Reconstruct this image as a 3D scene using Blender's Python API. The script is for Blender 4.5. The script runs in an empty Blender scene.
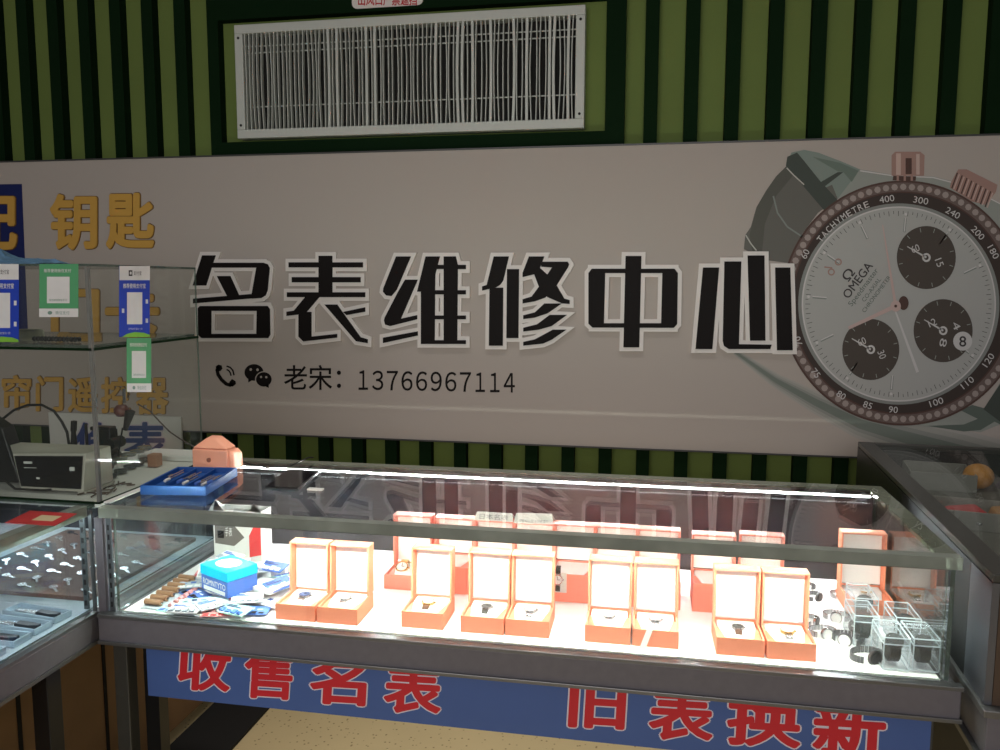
import bpy, math, random
from mathutils import Vector, Matrix
random.seed(7)
C = bpy.context.scene.collection
PI = math.pi

# ------------------------------------------------------------ camera model
F, YAW, PITCH, ROLL = 813.56, -0.1825, -0.1126, -0.0029
H = 0.95
CAM = Vector((1.1849, -1.5588, 0.4929 + H))
_cy, _sy, _cp, _sp = math.cos(YAW), math.sin(YAW), math.cos(PITCH), math.sin(PITCH)
FW = Vector((_sy*_cp, _cy*_cp, _sp)); R0 = Vector((_cy, -_sy, 0)); D0 = FW.cross(R0)
_c, _s = math.cos(ROLL), math.sin(ROLL)
RT = _c*R0 + _s*D0; DN = -_s*R0 + _c*D0
def U(px, py, ax, v):
    """photo measurement -> point on a world plane (axis ax = v)"""
    r = RT*((px-500)/F) + DN*((py-375)/F) + FW
    t = (v-CAM[ax])/r[ax]
    return CAM + r*t
cam = bpy.data.cameras.new('camera'); co = bpy.data.objects.new('camera', cam); C.objects.link(co)
co.matrix_world = Matrix((( RT.x, -DN.x, -FW.x, CAM.x), (RT.y, -DN.y, -FW.y, CAM.y), (RT.z, -DN.z, -FW.z, CAM.z), (0,0,0,1)))
cam.sensor_width = 36; cam.lens = F*36/1000; cam.clip_start = .05; cam.clip_end = 60
bpy.context.scene.camera = co

# ------------------------------------------------------------ materials
def S(r, g, b):
    f = lambda c: (c/255/12.92) if c/255 <= .04045 else ((c/255+.055)/1.055)**2.4
    return (f(r), f(g), f(b), 1)
MATS = {}
def P(name, col, rough=.5, metal=0., var=.08, scale=30., bump=0., spec=.5, coat=0.):
    m = bpy.data.materials.new(name); m.use_nodes = True; nt = m.node_tree; n = nt.nodes; l = nt.links
    b = n['Principled BSDF']; b.inputs['Roughness'].default_value = rough; b.inputs['Metallic'].default_value = metal
    b.inputs['Specular IOR Level'].default_value = spec; b.inputs['Coat Weight'].default_value = coat
    tc = n.new('ShaderNodeTexCoord'); no = n.new('ShaderNodeTexNoise'); no.inputs['Scale'].default_value = scale
    l.new(tc.outputs['Object'], no.inputs['Vector'])
    r = n.new('ShaderNodeMapRange'); r.inputs['To Min'].default_value = 1-var; r.inputs['To Max'].default_value = 1+var
    l.new(no.outputs['Fac'], r.inputs['Value'])
    mx = n.new('ShaderNodeVectorMath'); mx.operation = 'SCALE'; mx.inputs[0].default_value = col[:3]
    l.new(r.outputs['Result'], mx.inputs['Scale']); l.new(mx.outputs['Vector'], b.inputs['Base Color'])
    if bump:
        bp = n.new('ShaderNodeBump'); bp.inputs['Strength'].default_value = bump; bp.inputs['Distance'].default_value = .002
        l.new(no.outputs['Fac'], bp.inputs['Height']); l.new(bp.outputs['Normal'], b.inputs['Normal'])
    MATS[name] = m; return m
def EM(name, col, st):
    m = bpy.data.materials.new(name); m.use_nodes = True; nt = m.node_tree; nt.nodes.clear()
    e = nt.nodes.new('ShaderNodeEmission'); e.inputs['Color'].default_value = col; e.inputs['Strength'].default_value = st
    o = nt.nodes.new('ShaderNodeOutputMaterial'); nt.links.new(e.outputs[0], o.inputs[0]); return m
def GLASS(name, tint=(.93,.96,.95,1), haze=0., hazecol=(.3,.33,.3,1), refl=1.):
    m = bpy.data.materials.new(name); m.use_nodes = True; nt = m.node_tree; nt.nodes.clear(); n = nt.nodes; l = nt.links
    o = n.new('ShaderNodeOutputMaterial'); t = n.new('ShaderNodeBsdfTransparent'); t.inputs[0].default_value = tint
    g = n.new('ShaderNodeBsdfAnisotropic') if False else n.new('ShaderNodeBsdfGlossy'); g.inputs['Roughness'].default_value = .0
    lw = n.new('ShaderNodeLayerWeight'); lw.inputs['Blend'].default_value = .5
    p = n.new('ShaderNodeMath'); p.operation = 'POWER'; p.inputs[1].default_value = 5; l.new(lw.outputs['Facing'], p.inputs[0])
    q = n.new('ShaderNodeMath'); q.operation = 'MULTIPLY_ADD'; q.inputs[1].default_value = .96*refl; q.inputs[2].default_value = .04*refl
    l.new(p.outputs[0], q.inputs[0])
    mx = n.new('ShaderNodeMixShader'); l.new(q.outputs[0], mx.inputs[0]); l.new(g.outputs[0], mx.inputs[2])
    if haze:
        d = n.new('ShaderNodeBsdfDiffuse'); d.inputs[0].default_value = hazecol
        no = n.new('ShaderNodeTexNoise'); no.inputs['Scale'].default_value = 14; tc = n.new('ShaderNodeTexCoord'); l.new(tc.outputs['Object'], no.inputs[0])
        mr = n.new('ShaderNodeMapRange'); mr.inputs['To Min'].default_value = haze*.6; mr.inputs['To Max'].default_value = haze*1.4; l.new(no.outputs['Fac'], mr.inputs[0])
        m2 = n.new('ShaderNodeMixShader'); l.new(mr.outputs[0], m2.inputs[0]); l.new(t.outputs[0], m2.inputs[1]); l.new(d.outputs[0], m2.inputs[2])
        l.new(m2.outputs[0], mx.inputs[1])
    else: l.new(t.outputs[0], mx.inputs[1])
    l.new(mx.outputs[0], o.inputs[0]); MATS[name] = m; return m

glass = GLASS('clear_glass', (.96,.975,.97,1)); glass_side = GLASS('side_glass', (.9,.94,.94,1), refl=1.5); acrylic = GLASS('clear_acrylic', (.99,.995,1,1), .03, (.85,.92,.95,1), .5)
ac_glint = GLASS('acrylic_edge_glint', (.95,.98,1,1), .55, (.85,.93,.96,1), .3)
edge = GLASS('glass_edge', (.45,.55,.5,1), .55, S(95,108,100)); bar_m = GLASS('edge_trim', (.35,.4,.35,1), .75, S(150,156,146), 0.4)
green = P('green_panel', S(112,130,68), .7, var=.12, scale=3, spec=.2)
dgreen = P('dark_green_batten', S(14,36,16), .8, var=.15, scale=4, spec=.08)
bannerm = P('banner_vinyl', S(188,178,170), .65, var=.02, scale=2, spec=.25)
trimgrey = P('banner_edge', S(70,70,68), .4)
whiteb = P('letter_border', S(236,229,223), .45, var=.01)
blackl = P('letter_black', S(24,19,18), .6, var=.03, spec=.15)
gold = P('gold_letter', S(214,166,78), .45, var=.05)
goldedge = P('gold_letter_edge', S(120,88,40), .5)
navy = P('navy_print', S(24,36,96), .45, var=.05)
blueb = P('blue_banner', S(66,92,150), .5, var=.07, scale=12)
bluetx = P('blue_text', S(30,60,130), .5)
redtx = P('red_text', S(196,30,42), .5, var=.04)
pale = P('pale_outline', S(215,205,215), .5, var=.02)
whitep = P('white_paint', S(225,225,220), .5, var=.03)
ventw = P('vent_white', S(205,208,200), .45, var=.04)
dark = P('dark_cavity', S(22,20,18), .8)
rail = P('charcoal_metal', S(102,98,103), .5, .0, var=.12, scale=60)
lip = P('light_metal_lip', S(120,120,120), .35, .7)
black = P('black_plastic', S(18,18,20), .35, var=.05)
blackr = P('black_rubber', S(14,14,14), .6)
deckm = P('white_deck', (.9,.9,.9,1), .6, var=.01)
backm = P('dark_back_panel', S(42,40,46), .25, var=.05)
orange = P('orange_leatherette', (.97,.33,.19,1), .5, var=.05, scale=80)
orange_shaded = P('orange_leatherette_shaded', (.88,.28,.21,1), .5, var=.05, scale=80)  # front row's orange again, tinted pinker for the dimmer light at the back
cream = P('white_lining', (.9,.87,.86,1), .7, var=.02)
steel = P('brushed_steel', (.55,.55,.57,1), .25, 1)
steeld = P('shelf_standard_steel', S(105,110,112), .35, .6)
brown = P('brown_wood_panel', S(150,116,80), .55, var=.2, scale=9)
led = EM('led_strip_light', (.95,.98,1,1), 560.)
led_front = EM('led_strip_front_light', (1,.975,.955,1), 2100.)
led2 = EM('led_strip_soft', (.85,.95,1,1), 40.)

def floor_mat():
    m = P('speckled_floor_tile', S(222,200,152), .35, var=.06, scale=5); nt = m.node_tree; n = nt.nodes; l = nt.links
    b = n['Principled BSDF']; base = b.inputs['Base Color'].links[0].from_socket
    v = n.new('ShaderNodeTexVoronoi'); v.inputs['Scale'].default_value = 55; tc = n.new('ShaderNodeTexCoord'); l.new(tc.outputs['Object'], v.inputs['Vector'])
    r = n.new('ShaderNodeMapRange'); r.inputs['From Min'].default_value = .1; r.inputs['From Max'].default_value = .22; l.new(v.outputs['Distance'], r.inputs[0])
    mx = n.new('ShaderNodeMix'); mx.data_type = 'RGBA'; l.new(r.outputs[0], mx.inputs[0]); mx.inputs[6].default_value = S(150,122,84); l.new(base, mx.inputs[7])
    l.new(mx.outputs[2], b.inputs['Base Color']); return m
floorm = floor_mat()

# ------------------------------------------------------------ mesh builder
class MB:
    def __init__(s): s.v = []; s.f = []; s.m = []; s.sm = []; s.mats = []; s.cur = 0
    def use(s, mat):
        if mat not in s.mats: s.mats.append(mat)
        s.cur = s.mats.index(mat); return s
    def add(s, vs, fs, smooth=False):
        o = len(s.v); s.v += [tuple(v) for v in vs]
        for f in fs: s.f.append([i+o for i in f]); s.m.append(s.cur); s.sm.append(smooth)
        return s
    def box(s, x0, x1, y0, y1, z0, z1):
        v = [(x, y, z) for z in (z0, z1) for y in (y0, y1) for x in (x0, x1)]
        return s.add(v, [(0,2,3,1),(4,5,7,6),(0,1,5,4),(2,6,7,3),(0,4,6,2),(1,3,7,5)])
    def hexa(s, b, t):   # bottom 4, top 4 (ccw)
        return s.add(list(b)+list(t), [(3,2,1,0),(4,5,6,7),(0,1,5,4),(1,2,6,5),(2,3,7,6),(3,0,4,7)])
    def prism(s, pts, d):   # pts: 3D polygon, d: extrusion vector
        n = len(pts); d = Vector(d); a = [Vector(p) for p in pts]; b = [p+d for p in a]
        return s.add(a+b, [tuple(range(n)), tuple(range(2*n-1, n-1, -1))]+[((i+1)%n, i, n+i, n+(i+1)%n) for i in range(n)])
    def cyl(s, p0, p1, r0, r1=None, n=16, cap=True):
        r1 = r0 if r1 is None else r1
        p0, p1 = Vector(p0), Vector(p1); d = (p1-p0).normalized(); a = d.orthogonal().normalized(); b = d.cross(a)
        vs = []
        for p, r in ((p0, r0), (p1, r1)):
            vs += [p+(a*math.cos(2*PI*i/n)+b*math.sin(2*PI*i/n))*r for i in range(n)]
        s.add(vs, [(i, (i+1)%n, n+(i+1)%n, n+i) for i in range(n)], True)
        if cap: s.add(vs, [tuple(range(n-1, -1, -1)), tuple(range(n, 2*n))])
        return s
    def tube(s, pts, r, n=8):
        pts = [Vector(p) for p in pts]; vs = []; prev = None
        for i, p in enumerate(pts):
            d = (pts[min(i+1, len(pts)-1)]-pts[max(i-1, 0)]).normalized()
            a = d.orthogonal().normalized() if prev is None else (prev-d*prev.dot(d)).normalized()
            prev = a; b = d.cross(a)
            vs += [p+(a*math.cos(2*PI*k/n)+b*math.sin(2*PI*k/n))*r for k in range(n)]
        fs = [(i*n+k, i*n+(k+1)%n, (i+1)*n+(k+1)%n, (i+1)*n+k) for i in range(len(pts)-1) for k in range(n)]
        s.add(vs, fs, True); return s.add(vs, [tuple(range(n-1, -1, -1)), tuple(range(len(vs)-n, len(vs)))])
    def lathe(s, prof, c=(0,0,0), n=24):
        vs = [(c[0]+r*math.cos(2*PI*k/n), c[1]+r*math.sin(2*PI*k/n), c[2]+z) for r, z in prof for k in range(n)]
        return s.add(vs, [(i*n+k, i*n+(k+1)%n, (i+1)*n+(k+1)%n, (i+1)*n+k) for i in range(len(prof)-1) for k in range(n)], True)
    def build(s, name, mat=None, parent=None, bevel=0., local=False):
        off = Vector((0,0,0))
        if parent is not None and not local: off = parent_world(parent)
        me = bpy.data.meshes.new(name); me.from_pydata([tuple(Vector(v)-off) for v in s.v], [], s.f); me.update()
        for mm in (s.mats or [mat]): me.materials.append(mm)
        for p, mi, sm in zip(me.polygons, s.m, s.sm): p.material_index = mi if s.mats else 0; p.use_smooth = sm
        o = bpy.data.objects.new(name, me); C.objects.link(o)
        if parent is not None: o.parent = parent
        if bevel:
            b = o.modifiers.new('bevel', 'BEVEL'); b.width = bevel; b.segments = 2; b.limit_method = 'ANGLE'
        return o
def parent_world(p):
    v = Vector(p.location)
    while p.parent is not None: p = p.parent; v = v+Vector(p.location)
    return v
def tag(o, label, cat, group=None):
    o['label'] = label; o['category'] = cat
    if group: o['group'] = group
    return o
def thing(name, label, cat, loc=(0,0,0), rz=0, group=None):
    o = bpy.data.objects.new(name, None); C.objects.link(o); o.location = loc; o.rotation_euler = (0,0,rz); o.empty_display_size = .02
    return tag(o, label, cat, group)
def struct(o): o['kind'] = 'structure'; return o
def copy_tree(o, parent=None):
    c = o.copy(); C.objects.link(c)
    if parent is not None: c.parent = parent
    for ch in list(o.children): copy_tree(ch, c)
    return c

# lettering --------------------------------------------------------------
def glyph_mesh(text, offset=0., extrude=0., shear=0.):
    cu = bpy.data.curves.new('t', 'FONT'); cu.body = text; cu.size = 1; cu.offset = offset; cu.extrude = extrude; cu.resolution_u = 4; cu.shear = shear
    ob = bpy.data.objects.new('t', cu); C.objects.link(ob); bpy.context.view_layer.update()
    me = bpy.data.meshes.new_from_object(ob.evaluated_get(bpy.context.evaluated_depsgraph_get()))
    vs = [tuple(v.co) for v in me.vertices]; fs = [tuple(p.vertices) for p in me.polygons]
    bpy.data.objects.remove(ob); bpy.data.curves.remove(cu); bpy.data.meshes.remove(me); return vs, fs
def put_text(mb, text, box, mapf, offset=0., thick=0., rot=0., grow=0., ref=None, squeeze=True):
    """fit the glyphs of text into box=(x0,y0,x1,y1) of a 2D frame (y down), mapf(u,v,depth)->3D"""
    vs, fs = glyph_mesh(text, 0, 1. if thick else 0.)
    x0, x1 = min(v[0] for v in vs), max(v[0] for v in vs); y0, y1 = min(v[1] for v in vs), max(v[1] for v in vs)
    bx0, by0, bx1, by1 = box; cx, cy = (bx0+bx1)/2, (by0+by1)/2; c, s_ = math.cos(rot), math.sin(rot)
    sx = (bx1-bx0)/(x1-x0+2*offset); sy = (by1-by0)/(y1-y0+2*offset); ux = bx0+offset*sx; uy = by1-offset*sy
    rr = offset+grow; ns = 0 if rr < .006 else (6 if rr < .02 else 12)
    for k in range(ns+1):
        ox = oy = 0
        if k: a = 2*PI*k/ns; ox, oy = rr*math.cos(a), rr*math.sin(a)
        out = []; dd = .000015*k*(1 if not thick else .4)
        for v in vs:
            u = ux+(v[0]-x0+ox)*sx-cx; w = uy-(v[1]-y0+oy)*sy-cy
            out.append(mapf(cx+u*c+w*s_, cy-u*s_+w*c, ((v[2]+1)/2*thick if thick else 0.)+dd))
        mb.add(out, fs)
    return mb

# ------------------------------------------------------------ setting
LF, RW = -3.2, 3.6; WY = 1.503; BD = .043
struct(MB().box(LF, RW, -4.5, WY+BD+.1, -.05, 0).build('floor', floorm))
struct(MB().box(LF, RW, WY+BD, WY+BD+.1, 0, 3.0).build('wall_back', green))
# the dark raised battens
k = -24; n = 0
while True:
    x = 1.285+.1415*k; k += 1
    if x > 2.9: break
    if -.56 < x < 1.05 :
        if x+.0485 > 1.03: pass
        struct(MB().box(x, x+.0485, WY, WY+BD, 0, 1.90).build('trim_%d' % (n+1), dgreen)); n += 1; continue
    struct(MB().box(x, x+.0485, WY, WY+BD, 0, 3.0).build('trim_%d' % (n+1), dgreen)); n += 1
# dark surround of the vent
s = MB(); s.box(-.5545, -.508, WY, WY+BD, 1.93, 3.0); s.box(1.005, 1.075, WY, WY+BD, 1.93, 3.0)
s.box(-.508, 1.005, WY, WY+BD, 1.93, 1.995); s.box(-.508, 1.005, WY, WY+BD, 2.46, 3.0)
struct(s.build('trim_%d' % (n+1), dgreen))
s = MB(); s.box(-.40,.90,WY+.028,WY+.0425,2.04,2.42)
# vent grille
v = thing('vent_grille', 'wide white air vent grille with many thin vertical fins set high in the striped wall', 'air vent', (.249, WY, 2.0))
x0, x1, z0, z1 = -.434, .93, 2.006, 2.436; fy = WY-.012
s = MB(); t = .034
s.box(x0, x1, fy, WY+BD, z0, z0+t); s.box(x0, x1, fy, WY+BD, z1-t, z1); s.box(x0, x0+t, fy, WY+BD, z0+t, z1-t); s.box(x1-t, x1, fy, WY+BD, z0+t, z1-t)
s.build('frame', ventw, v, .003)
MB().box(x0+t, x1-t, WY+BD-.004, WY+BD, z0+t, z1-t).build('cavity', dark, v)
s = MB(); nf = 76
for i in range(nf):
    x = x0+t+(i+.5)*(x1-x0-2*t)/nf; w = .0016 if random.random() < .82 else .0048
    j = random.uniform(-.003, .003); bend = random.uniform(-.006, .006)
    pts = [(x+j*abs(q-.5)+bend*math.sin(q*PI), z0+t+(z1-z0-2*t)*q) for q in [r/8 for r in range(9)]]
    for a, b in zip(pts, pts[1:]):
        s.hexa([(a[0]-w, fy+.003, a[1]), (a[0]+w, fy+.003, a[1]), (a[0]+w, fy+.02, a[1]), (a[0]-w, fy+.02, a[1])],
               [(b[0]-w, fy+.003, b[1]), (b[0]+w, fy+.003, b[1]), (b[0]+w, fy+.02, b[1]), (b[0]-w, fy+.02, b[1])])
s.build('fins', ventw, v)
for z in (2.36, 2.335, 2.13): MB().box(x0+t, x1-t, fy+.026, fy+.03, z-.002, z+.002).build('cross_wire', ventw, v)
for x in (x0+.017, x1-.017):
    for z in (z0+.05, z1-.05): MB().cyl((x, fy-.002, z), (x, fy, z), .005, n=10).build('screw', dark, v)
# warning sticker above the vent
MAPW = lambda y: (lambda u, v, d: (lambda p: (p.x, p.y-d, p.z))(U(u, v, 1, y)))
a = U(352, 9, 1, WY-.003); b = U(423, 8, 1, WY-.003)
st = thing('warning_sticker', 'white rounded warning sticker with red characters above the vent grille', 'sticker', (a.x, WY, a.z))
s = MB(); r = .02; hh = .085
pts = []
for cx, cz, a0 in ((b.x-r, a.z+hh-r, 0), (a.x+r, a.z+hh-r, 90), (a.x+r, a.z+r, 180), (b.x-r, a.z+r, 270)):
    for q in range(5): t_ = math.radians(a0+q*22.5); pts.append((cx+r*math.cos(t_), WY-.003, cz+r*math.sin(t_)))
s.prism(pts, (0, .003, 0)); s.build('card', whiteb, st)
s = MB(); put_text(s, '出风口严禁遮挡', (358, -6, 417, 5.5), MAPW(WY-.0035), .02); s.build('lettering', redtx, st)

# ------------------------------------------------------------ big sign banner
BY = 1.485           # front plane of the board
bl = -1.95; br = 2.72
zt = U(700, 143.6, 1, BY).z; zb = U(600, 446.6, 1, BY).z
bn = thing('sign_board', 'long pale grey shop sign with raised black characters, phone number and big watch picture', 'sign', (.4, BY, zb))
s = MB(); s.box(bl, br, BY, WY-.001, zb, zt); s.build('board', bannerm, bn)
s = MB(); s.box(bl, br, BY-.004, BY+.004, zt, zt+.006); s.box(bl, br, BY-.003, BY+.004, zb-.006, zb); s.build('edge_strip', trimgrey, bn)

def area(p): return sum(p[i][0]*p[(i+1)%len(p)][1]-p[(i+1)%len(p)][0]*p[i][1] for i in range(len(p)))/2
def grow(p, d):
    if area(p) < 0: p = p[::-1]
    n = len(p); out = []
    for i in range(n):
        a, b, c = Vector(p[i-1]), Vector(p[i]), Vector(p[(i+1)%n])
        e0 = (b-a).normalized(); e1 = (c-b).normalized(); n0 = Vector((e0.y, -e0.x)); n1 = Vector((e1.y, -e1.x))
        m = n0+n1
        if m.length < .2: m = n0
        m.normalize(); k = d/max(.45, m.dot(n0)); out.append(tuple(b+m*k))
    return out
def stroke_letter(strokes, x0, y0, sc, name='raised_character', bw=.0145):
    """strokes in crop pixels -> thick plates on the board; white border behind, black face in front"""
    bord = MB(); face = MB()
    for k_, st_ in enumerate(strokes):
        e_ = .00012*k_
        w = [U(x0+x/sc, y0+y/sc, 1, BY) for x, y in st_]; p = [(q.x, q.z) for q in w]
        if area(p) < 0: p = p[::-1]
        g = grow(p, bw)
        bord.prism([(x, BY-.012-e_, z) for x, z in g], (0, .0125, 0))
        face.prism([(x, BY-.016-e_, z) for x, z in p], (0, .006, 0))
    o = bord.build(name, whiteb, bn); f = face.build('black_face', blackl, None)
    f.parent = o
    for vtx in f.data.vertices: vtx.co -= parent_world(bn)
c3 = 4.762
ming = [[(115,50),(178,50),(133,193),(70,193)], [(162,85),(405,85),(405,108),(154,108)],
 [(370,85),(405,85),(425,92),(435,110),(425,215),(415,240),(395,252),(350,255),(350,233),(372,108)],
 [(72,255),(350,233),(395,232),(395,250),(72,278)], [(185,148),(248,148),(290,240),(235,246)],
 [(95,300),(105,290),(158,290),(158,442),(112,442),(97,428)], [(105,290),(425,290),(425,313),(105,313)],
 [(375,290),(425,290),(436,305),(438,425),(428,442),(372,442)], [(112,422),(428,422),(428,442),(112,442)]]
stroke_letter(ming, 180, 245, c3)
biao = [[(667,52),(732,52),(732,248),(667,248)], [(525,83),(877,83),(877,107),(525,107)], [(540,153),(866,153),(866,178),(540,178)],
 [(517,225),(888,225),(888,248),(517,248)], [(605,246),(672,246),(603,327),(515,337),(515,317),(550,312)],
 [(572,318),(633,318),(633,435),(755,422),(755,440),(595,458),(572,435)], [(695,283),(755,283),(866,438),(900,448),(900,466),(845,457)],
 [(783,318),(888,296),(888,317),(800,333)]]
stroke_letter(biao, 180, 245, c3)
wei = [[(82,55),(152,55),(85,213),(60,243),(35,240),(20,222),(22,205)], [(125,165),(185,165),(105,350),(182,333),(182,353),(55,385),(30,378),(25,358),(28,345),(92,222)],
 [(20,440),(185,410),(185,430),(20,466)], [(222,55),(290,55),(268,140),(265,470),(200,470),(200,222),(182,222)],
 [(308,55),(365,55),(375,95),(372,470),(308,470),(308,75)], [(262,95),(413,95),(413,115),(262,115)], [(250,215),(413,215),(413,235),(250,235)],
 [(262,335),(413,335),(413,353),(262,353)], [(200,452),(413,452),(413,470),(200,470)]]
stroke_letter(wei, 380, 245, c3)
xiu = [[(545,55),(617,55),(590,170),(575,190),(555,202),(490,217),(490,197),(512,190)], [(525,203),(590,203),(588,478),(522,478)], [(608,115),(665,115),(662,442),(605,442)],
 [(712,55),(785,55),(758,125),(735,140),(682,153),(682,133)], [(770,80),(895,80),(903,92),(895,112),(770,104)],
 [(825,102),(895,110),(845,190),(790,250),(740,268),(682,278),(682,258),(725,245),(780,170)],
 [(735,135),(765,110),(815,155),(845,195),(880,255),(905,262),(905,280),(870,278),(800,248),(760,200)],
 [(785,278),(868,278),(800,325),(740,345),(685,352),(685,334),(740,320)], [(810,332),(893,332),(820,385),(760,402),(685,411),(685,393),(750,377)],
 [(825,402),(890,402),(820,450),(780,468),(685,478),(685,460),(740,448)]]
stroke_letter(xiu, 380, 245, c3)
c5 = 4.1667
zhong = [[(232,67),(298,67),(289,446),(223,446)], [(92,120),(435,120),(435,138),(92,138)], [(78,138),(92,120),(148,120),(142,364),(95,364),(78,348)],
 [(385,120),(435,120),(449,138),(446,350),(432,365),(379,365)], [(95,346),(432,346),(432,365),(95,364)]]
stroke_letter(zhong, 570, 240, c5)
xin = [[(553,115),(620,115),(592,453),(522,453)], [(642,90),(712,90),(702,433),(838,435),(832,453),(660,453),(640,440),(635,420)],
 [(738,65),(808,65),(812,418),(748,418)], [(852,115),(915,115),(925,458),(860,458)]]
stroke_letter(xin, 570, 240, c5)

# small text line, icons
MB_ = MAPW(BY-.0008)
s = MB(); put_text(s, '老宋：', (284, 365, 341, 390), MB_, .008)
s.build('name_lettering', blackl, bn)
s = MB()
for i, ch in enumerate('１３７６６９６７１１４'):
    xx = 357.5+i*14.62; yy = 370.3+i*.27; put_text(s, ch, (xx+(1.0 if ch == '１' else 0), yy, xx+(11.2 if ch != '１' else 10.5), yy+19.6), MB_, .008)
s.build('phone_number', blackl, bn)
def pp(mb, pts, d=.0008, mat=None):
    if mat: mb.use(mat)
    mb.add([(lambda p: (p.x, BY-d, p.z))(U(x, y, 1, BY)) for x, y in pts], [tuple(range(len(pts)))[::-1]])
def ell(cx, cy, rx, ry, n=48, a0=0, a1=360, rot=0):
    out = []
    for i in range(n if a1-a0 >= 360 else n+1):
        t_ = math.radians(a0+(a1-a0)*i/n); x = rx*math.cos(t_); y = ry*math.sin(t_)
        out.append((cx+x*math.cos(rot)-y*math.sin(rot), cy+x*math.sin(rot)+y*math.cos(rot)))
    return out
def ribbon(mb, pts, w, d=.0008, mat=None, w1=None):
    if mat: mb.use(mat)
    n = len(pts); L = []; Rr = []
    for i, p in enumerate(pts):
        a = Vector(pts[max(i-1, 0)]); b = Vector(pts[min(i+1, n-1)]); t_ = (b-a).normalized(); q = Vector((-t_.y, t_.x))
        ww = (w if w1 is None else w+(w1-w)*i/(n-1))/2
        L.append(tuple(Vector(p)+q*ww)); Rr.append(tuple(Vector(p)-q*ww))
    for i in range(n-1): pp(mb, [L[i], L[i+1], Rr[i+1], Rr[i]], d)
def ringp(mb, cx, cy, rx, ry, rx2, ry2, d, mat, n=96, a0=0, a1=360):
    mb.use(mat); o = ell(cx, cy, rx, ry, n, a0, a1-.001); i_ = ell(cx, cy, rx2, ry2, n, a0, a1-.001)
    for k in range(n): pp(mb, [o[k], o[k+1], i_[k+1], i_[k]], d)
q = 11.11; X = lambda pts: [(210+x/q, 360+y/q) for x, y in pts]
s = MB().use(blackl)
ribbon(s, X([(95,70),(80,110),(90,160),(130,220),(180,265),(225,280),(255,262)]), 3.6)
pp(s, X([(65,70),(95,50),(130,60),(140,95),(115,125),(70,110)])); pp(s, X([(215,245),(245,210),(285,235),(290,265),(255,295),(215,290)]))
ribbon(s, X([(185,68),(225,82),(255,115),(268,170)]), 1.6); ribbon(s, X([(185,105),(210,118),(228,145),(235,175)]), 1.5)
s.build('phone_icon', blackl, bn)
s = MB().use(blackl)
pp(s, ell(210+490/q, 360+138/q, 106/q, 92/q)); pp(s, X([(425,205),(425,250),(470,225)]))
pp(s, ell(210+600/q, 360+215/q, 98/q, 90/q), .0012, bannerm); pp(s, ell(210+600/q, 360+215/q, 87/q, 80/q), .0016, blackl)
pp(s, X([(600,285),(655,310),(655,265)]), .0016)
for x, y in ((455,105),(530,108)): pp(s, ell(210+x/q, 360+y/q, 14/q, 15/q, 16), .0016, bannerm)
for x, y in ((570,188),(628,190)): pp(s, ell(210+x/q, 360+y/q, 12/q, 13/q, 16), .002, bannerm)
s.build('chat_icon', None, bn)

# gold lettering (left), raised a little
def gold_char(ch, box, off=.03, th=.008, nm='gold_character'):
    s = MB(); s.use(goldedge); put_text(s, ch, box, MAPW(BY), off, .004, grow=.012); s.use(gold); put_text(s, ch, box, MAPW(BY-.0012), off, th)
    return s.build(nm, None, bn)
s = MB(); pp(s, [(-60,185),(22,184),(28,331),(-60,333)], .0006, navy); s.build('navy_panel', None, bn)
gold_char('配', (-34, 196, 18, 250)); gold_char('钥', (51, 194, 98, 250)); gold_char('匙', (107, 193, 155, 249))
gold_char('门', (52, 287, 100, 343)); gold_char('卡', (106, 286, 160, 343))
for ch, x in (('帘', 3), ('门', 37), ('遥', 69), ('控', 102), ('器', 137)):
    gold_char(ch, (x, 375+x*.02, x+(29 if ch != '门' else 27)+ (3 if ch == '器' else 0), 410+x*.03), .022)

# ------------------------------------------------------------ watch picture on the board
def PM(n_, c, ro=.42): return P('print_'+n_, S(*c), .6, var=.01, spec=.2)
w_strap = PM('strap_grey', (112,110,104)); w_strap2 = PM('strap_dark', (78,84,78)); w_stin = PM('strap_teal', (138,150,142)); w_line = PM('stitch', (200,198,190))
w_rose = PM('rose', (172,138,128)); w_roseh = PM('rose_light', (206,180,170)); w_rosed = PM('rose_dark', (92,70,64)); w_case = PM('case', (160,163,156)); w_brown = PM('bezel_brown', (72,62,58))
w_dia = PM('gem', (170,156,150)); w_diab = PM('gem_bed', (116,100,95)); w_sil = PM('dial', (184,183,179)); w_sil2 = PM('dial_rim', (144,146,142)); w_sub = PM('subdial', (86,78,72))
w_ink = PM('ink', (70,66,66)); w_wh = PM('pale', (214,210,208)); w_hand = PM('hand', (206,180,174)); w_sh = PM('shade', (140,146,140)); w_sh2 = PM('shade_deep', (104,114,106))
s = MB(); d = .0004
# soft cast shade printed under the watch, to the lower left
for i, (g, mt) in enumerate(((1.0, PM('sh1', (180,176,170))), (.8, PM('sh2', (168,167,160))), (.55, PM('sh3', (150,152,146))), (.32, PM('sh4', (124,132,124))))):
    cx = [(735,352),(775,380),(815,402),(860,424),(905,437),(960,452),(1040,476)]
    ribbon(s, cx, 6*g, .0002+.0001*i, mt, 52*g)
Z6 = lambda pts: [(720+x/3.571, 140+y/3.571) for x, y in pts]; Z7 = lambda pts: [(720+x/3.571, 290+y/3.571) for x, y in pts]
pp(s, Z6([(255,45),(300,35),(350,45),(430,75),(500,105),(620,125),(640,150),(420,210),(330,240),(260,120),(235,90)]), .0008, w_stin)
pp(s, Z6([(240,90),(330,190),(400,160),(420,210),(350,260),(290,340),(250,440),(170,430),(85,390),(90,340),(110,310),(130,240),(165,180),(200,130)]), .0012, w_strap)
pp(s, Z6([(240,60),(275,45),(300,75),(360,150),(420,115),(440,115),(375,165),(420,215),(370,250),(310,180),(235,92)]), .0016, w_strap2)
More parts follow.
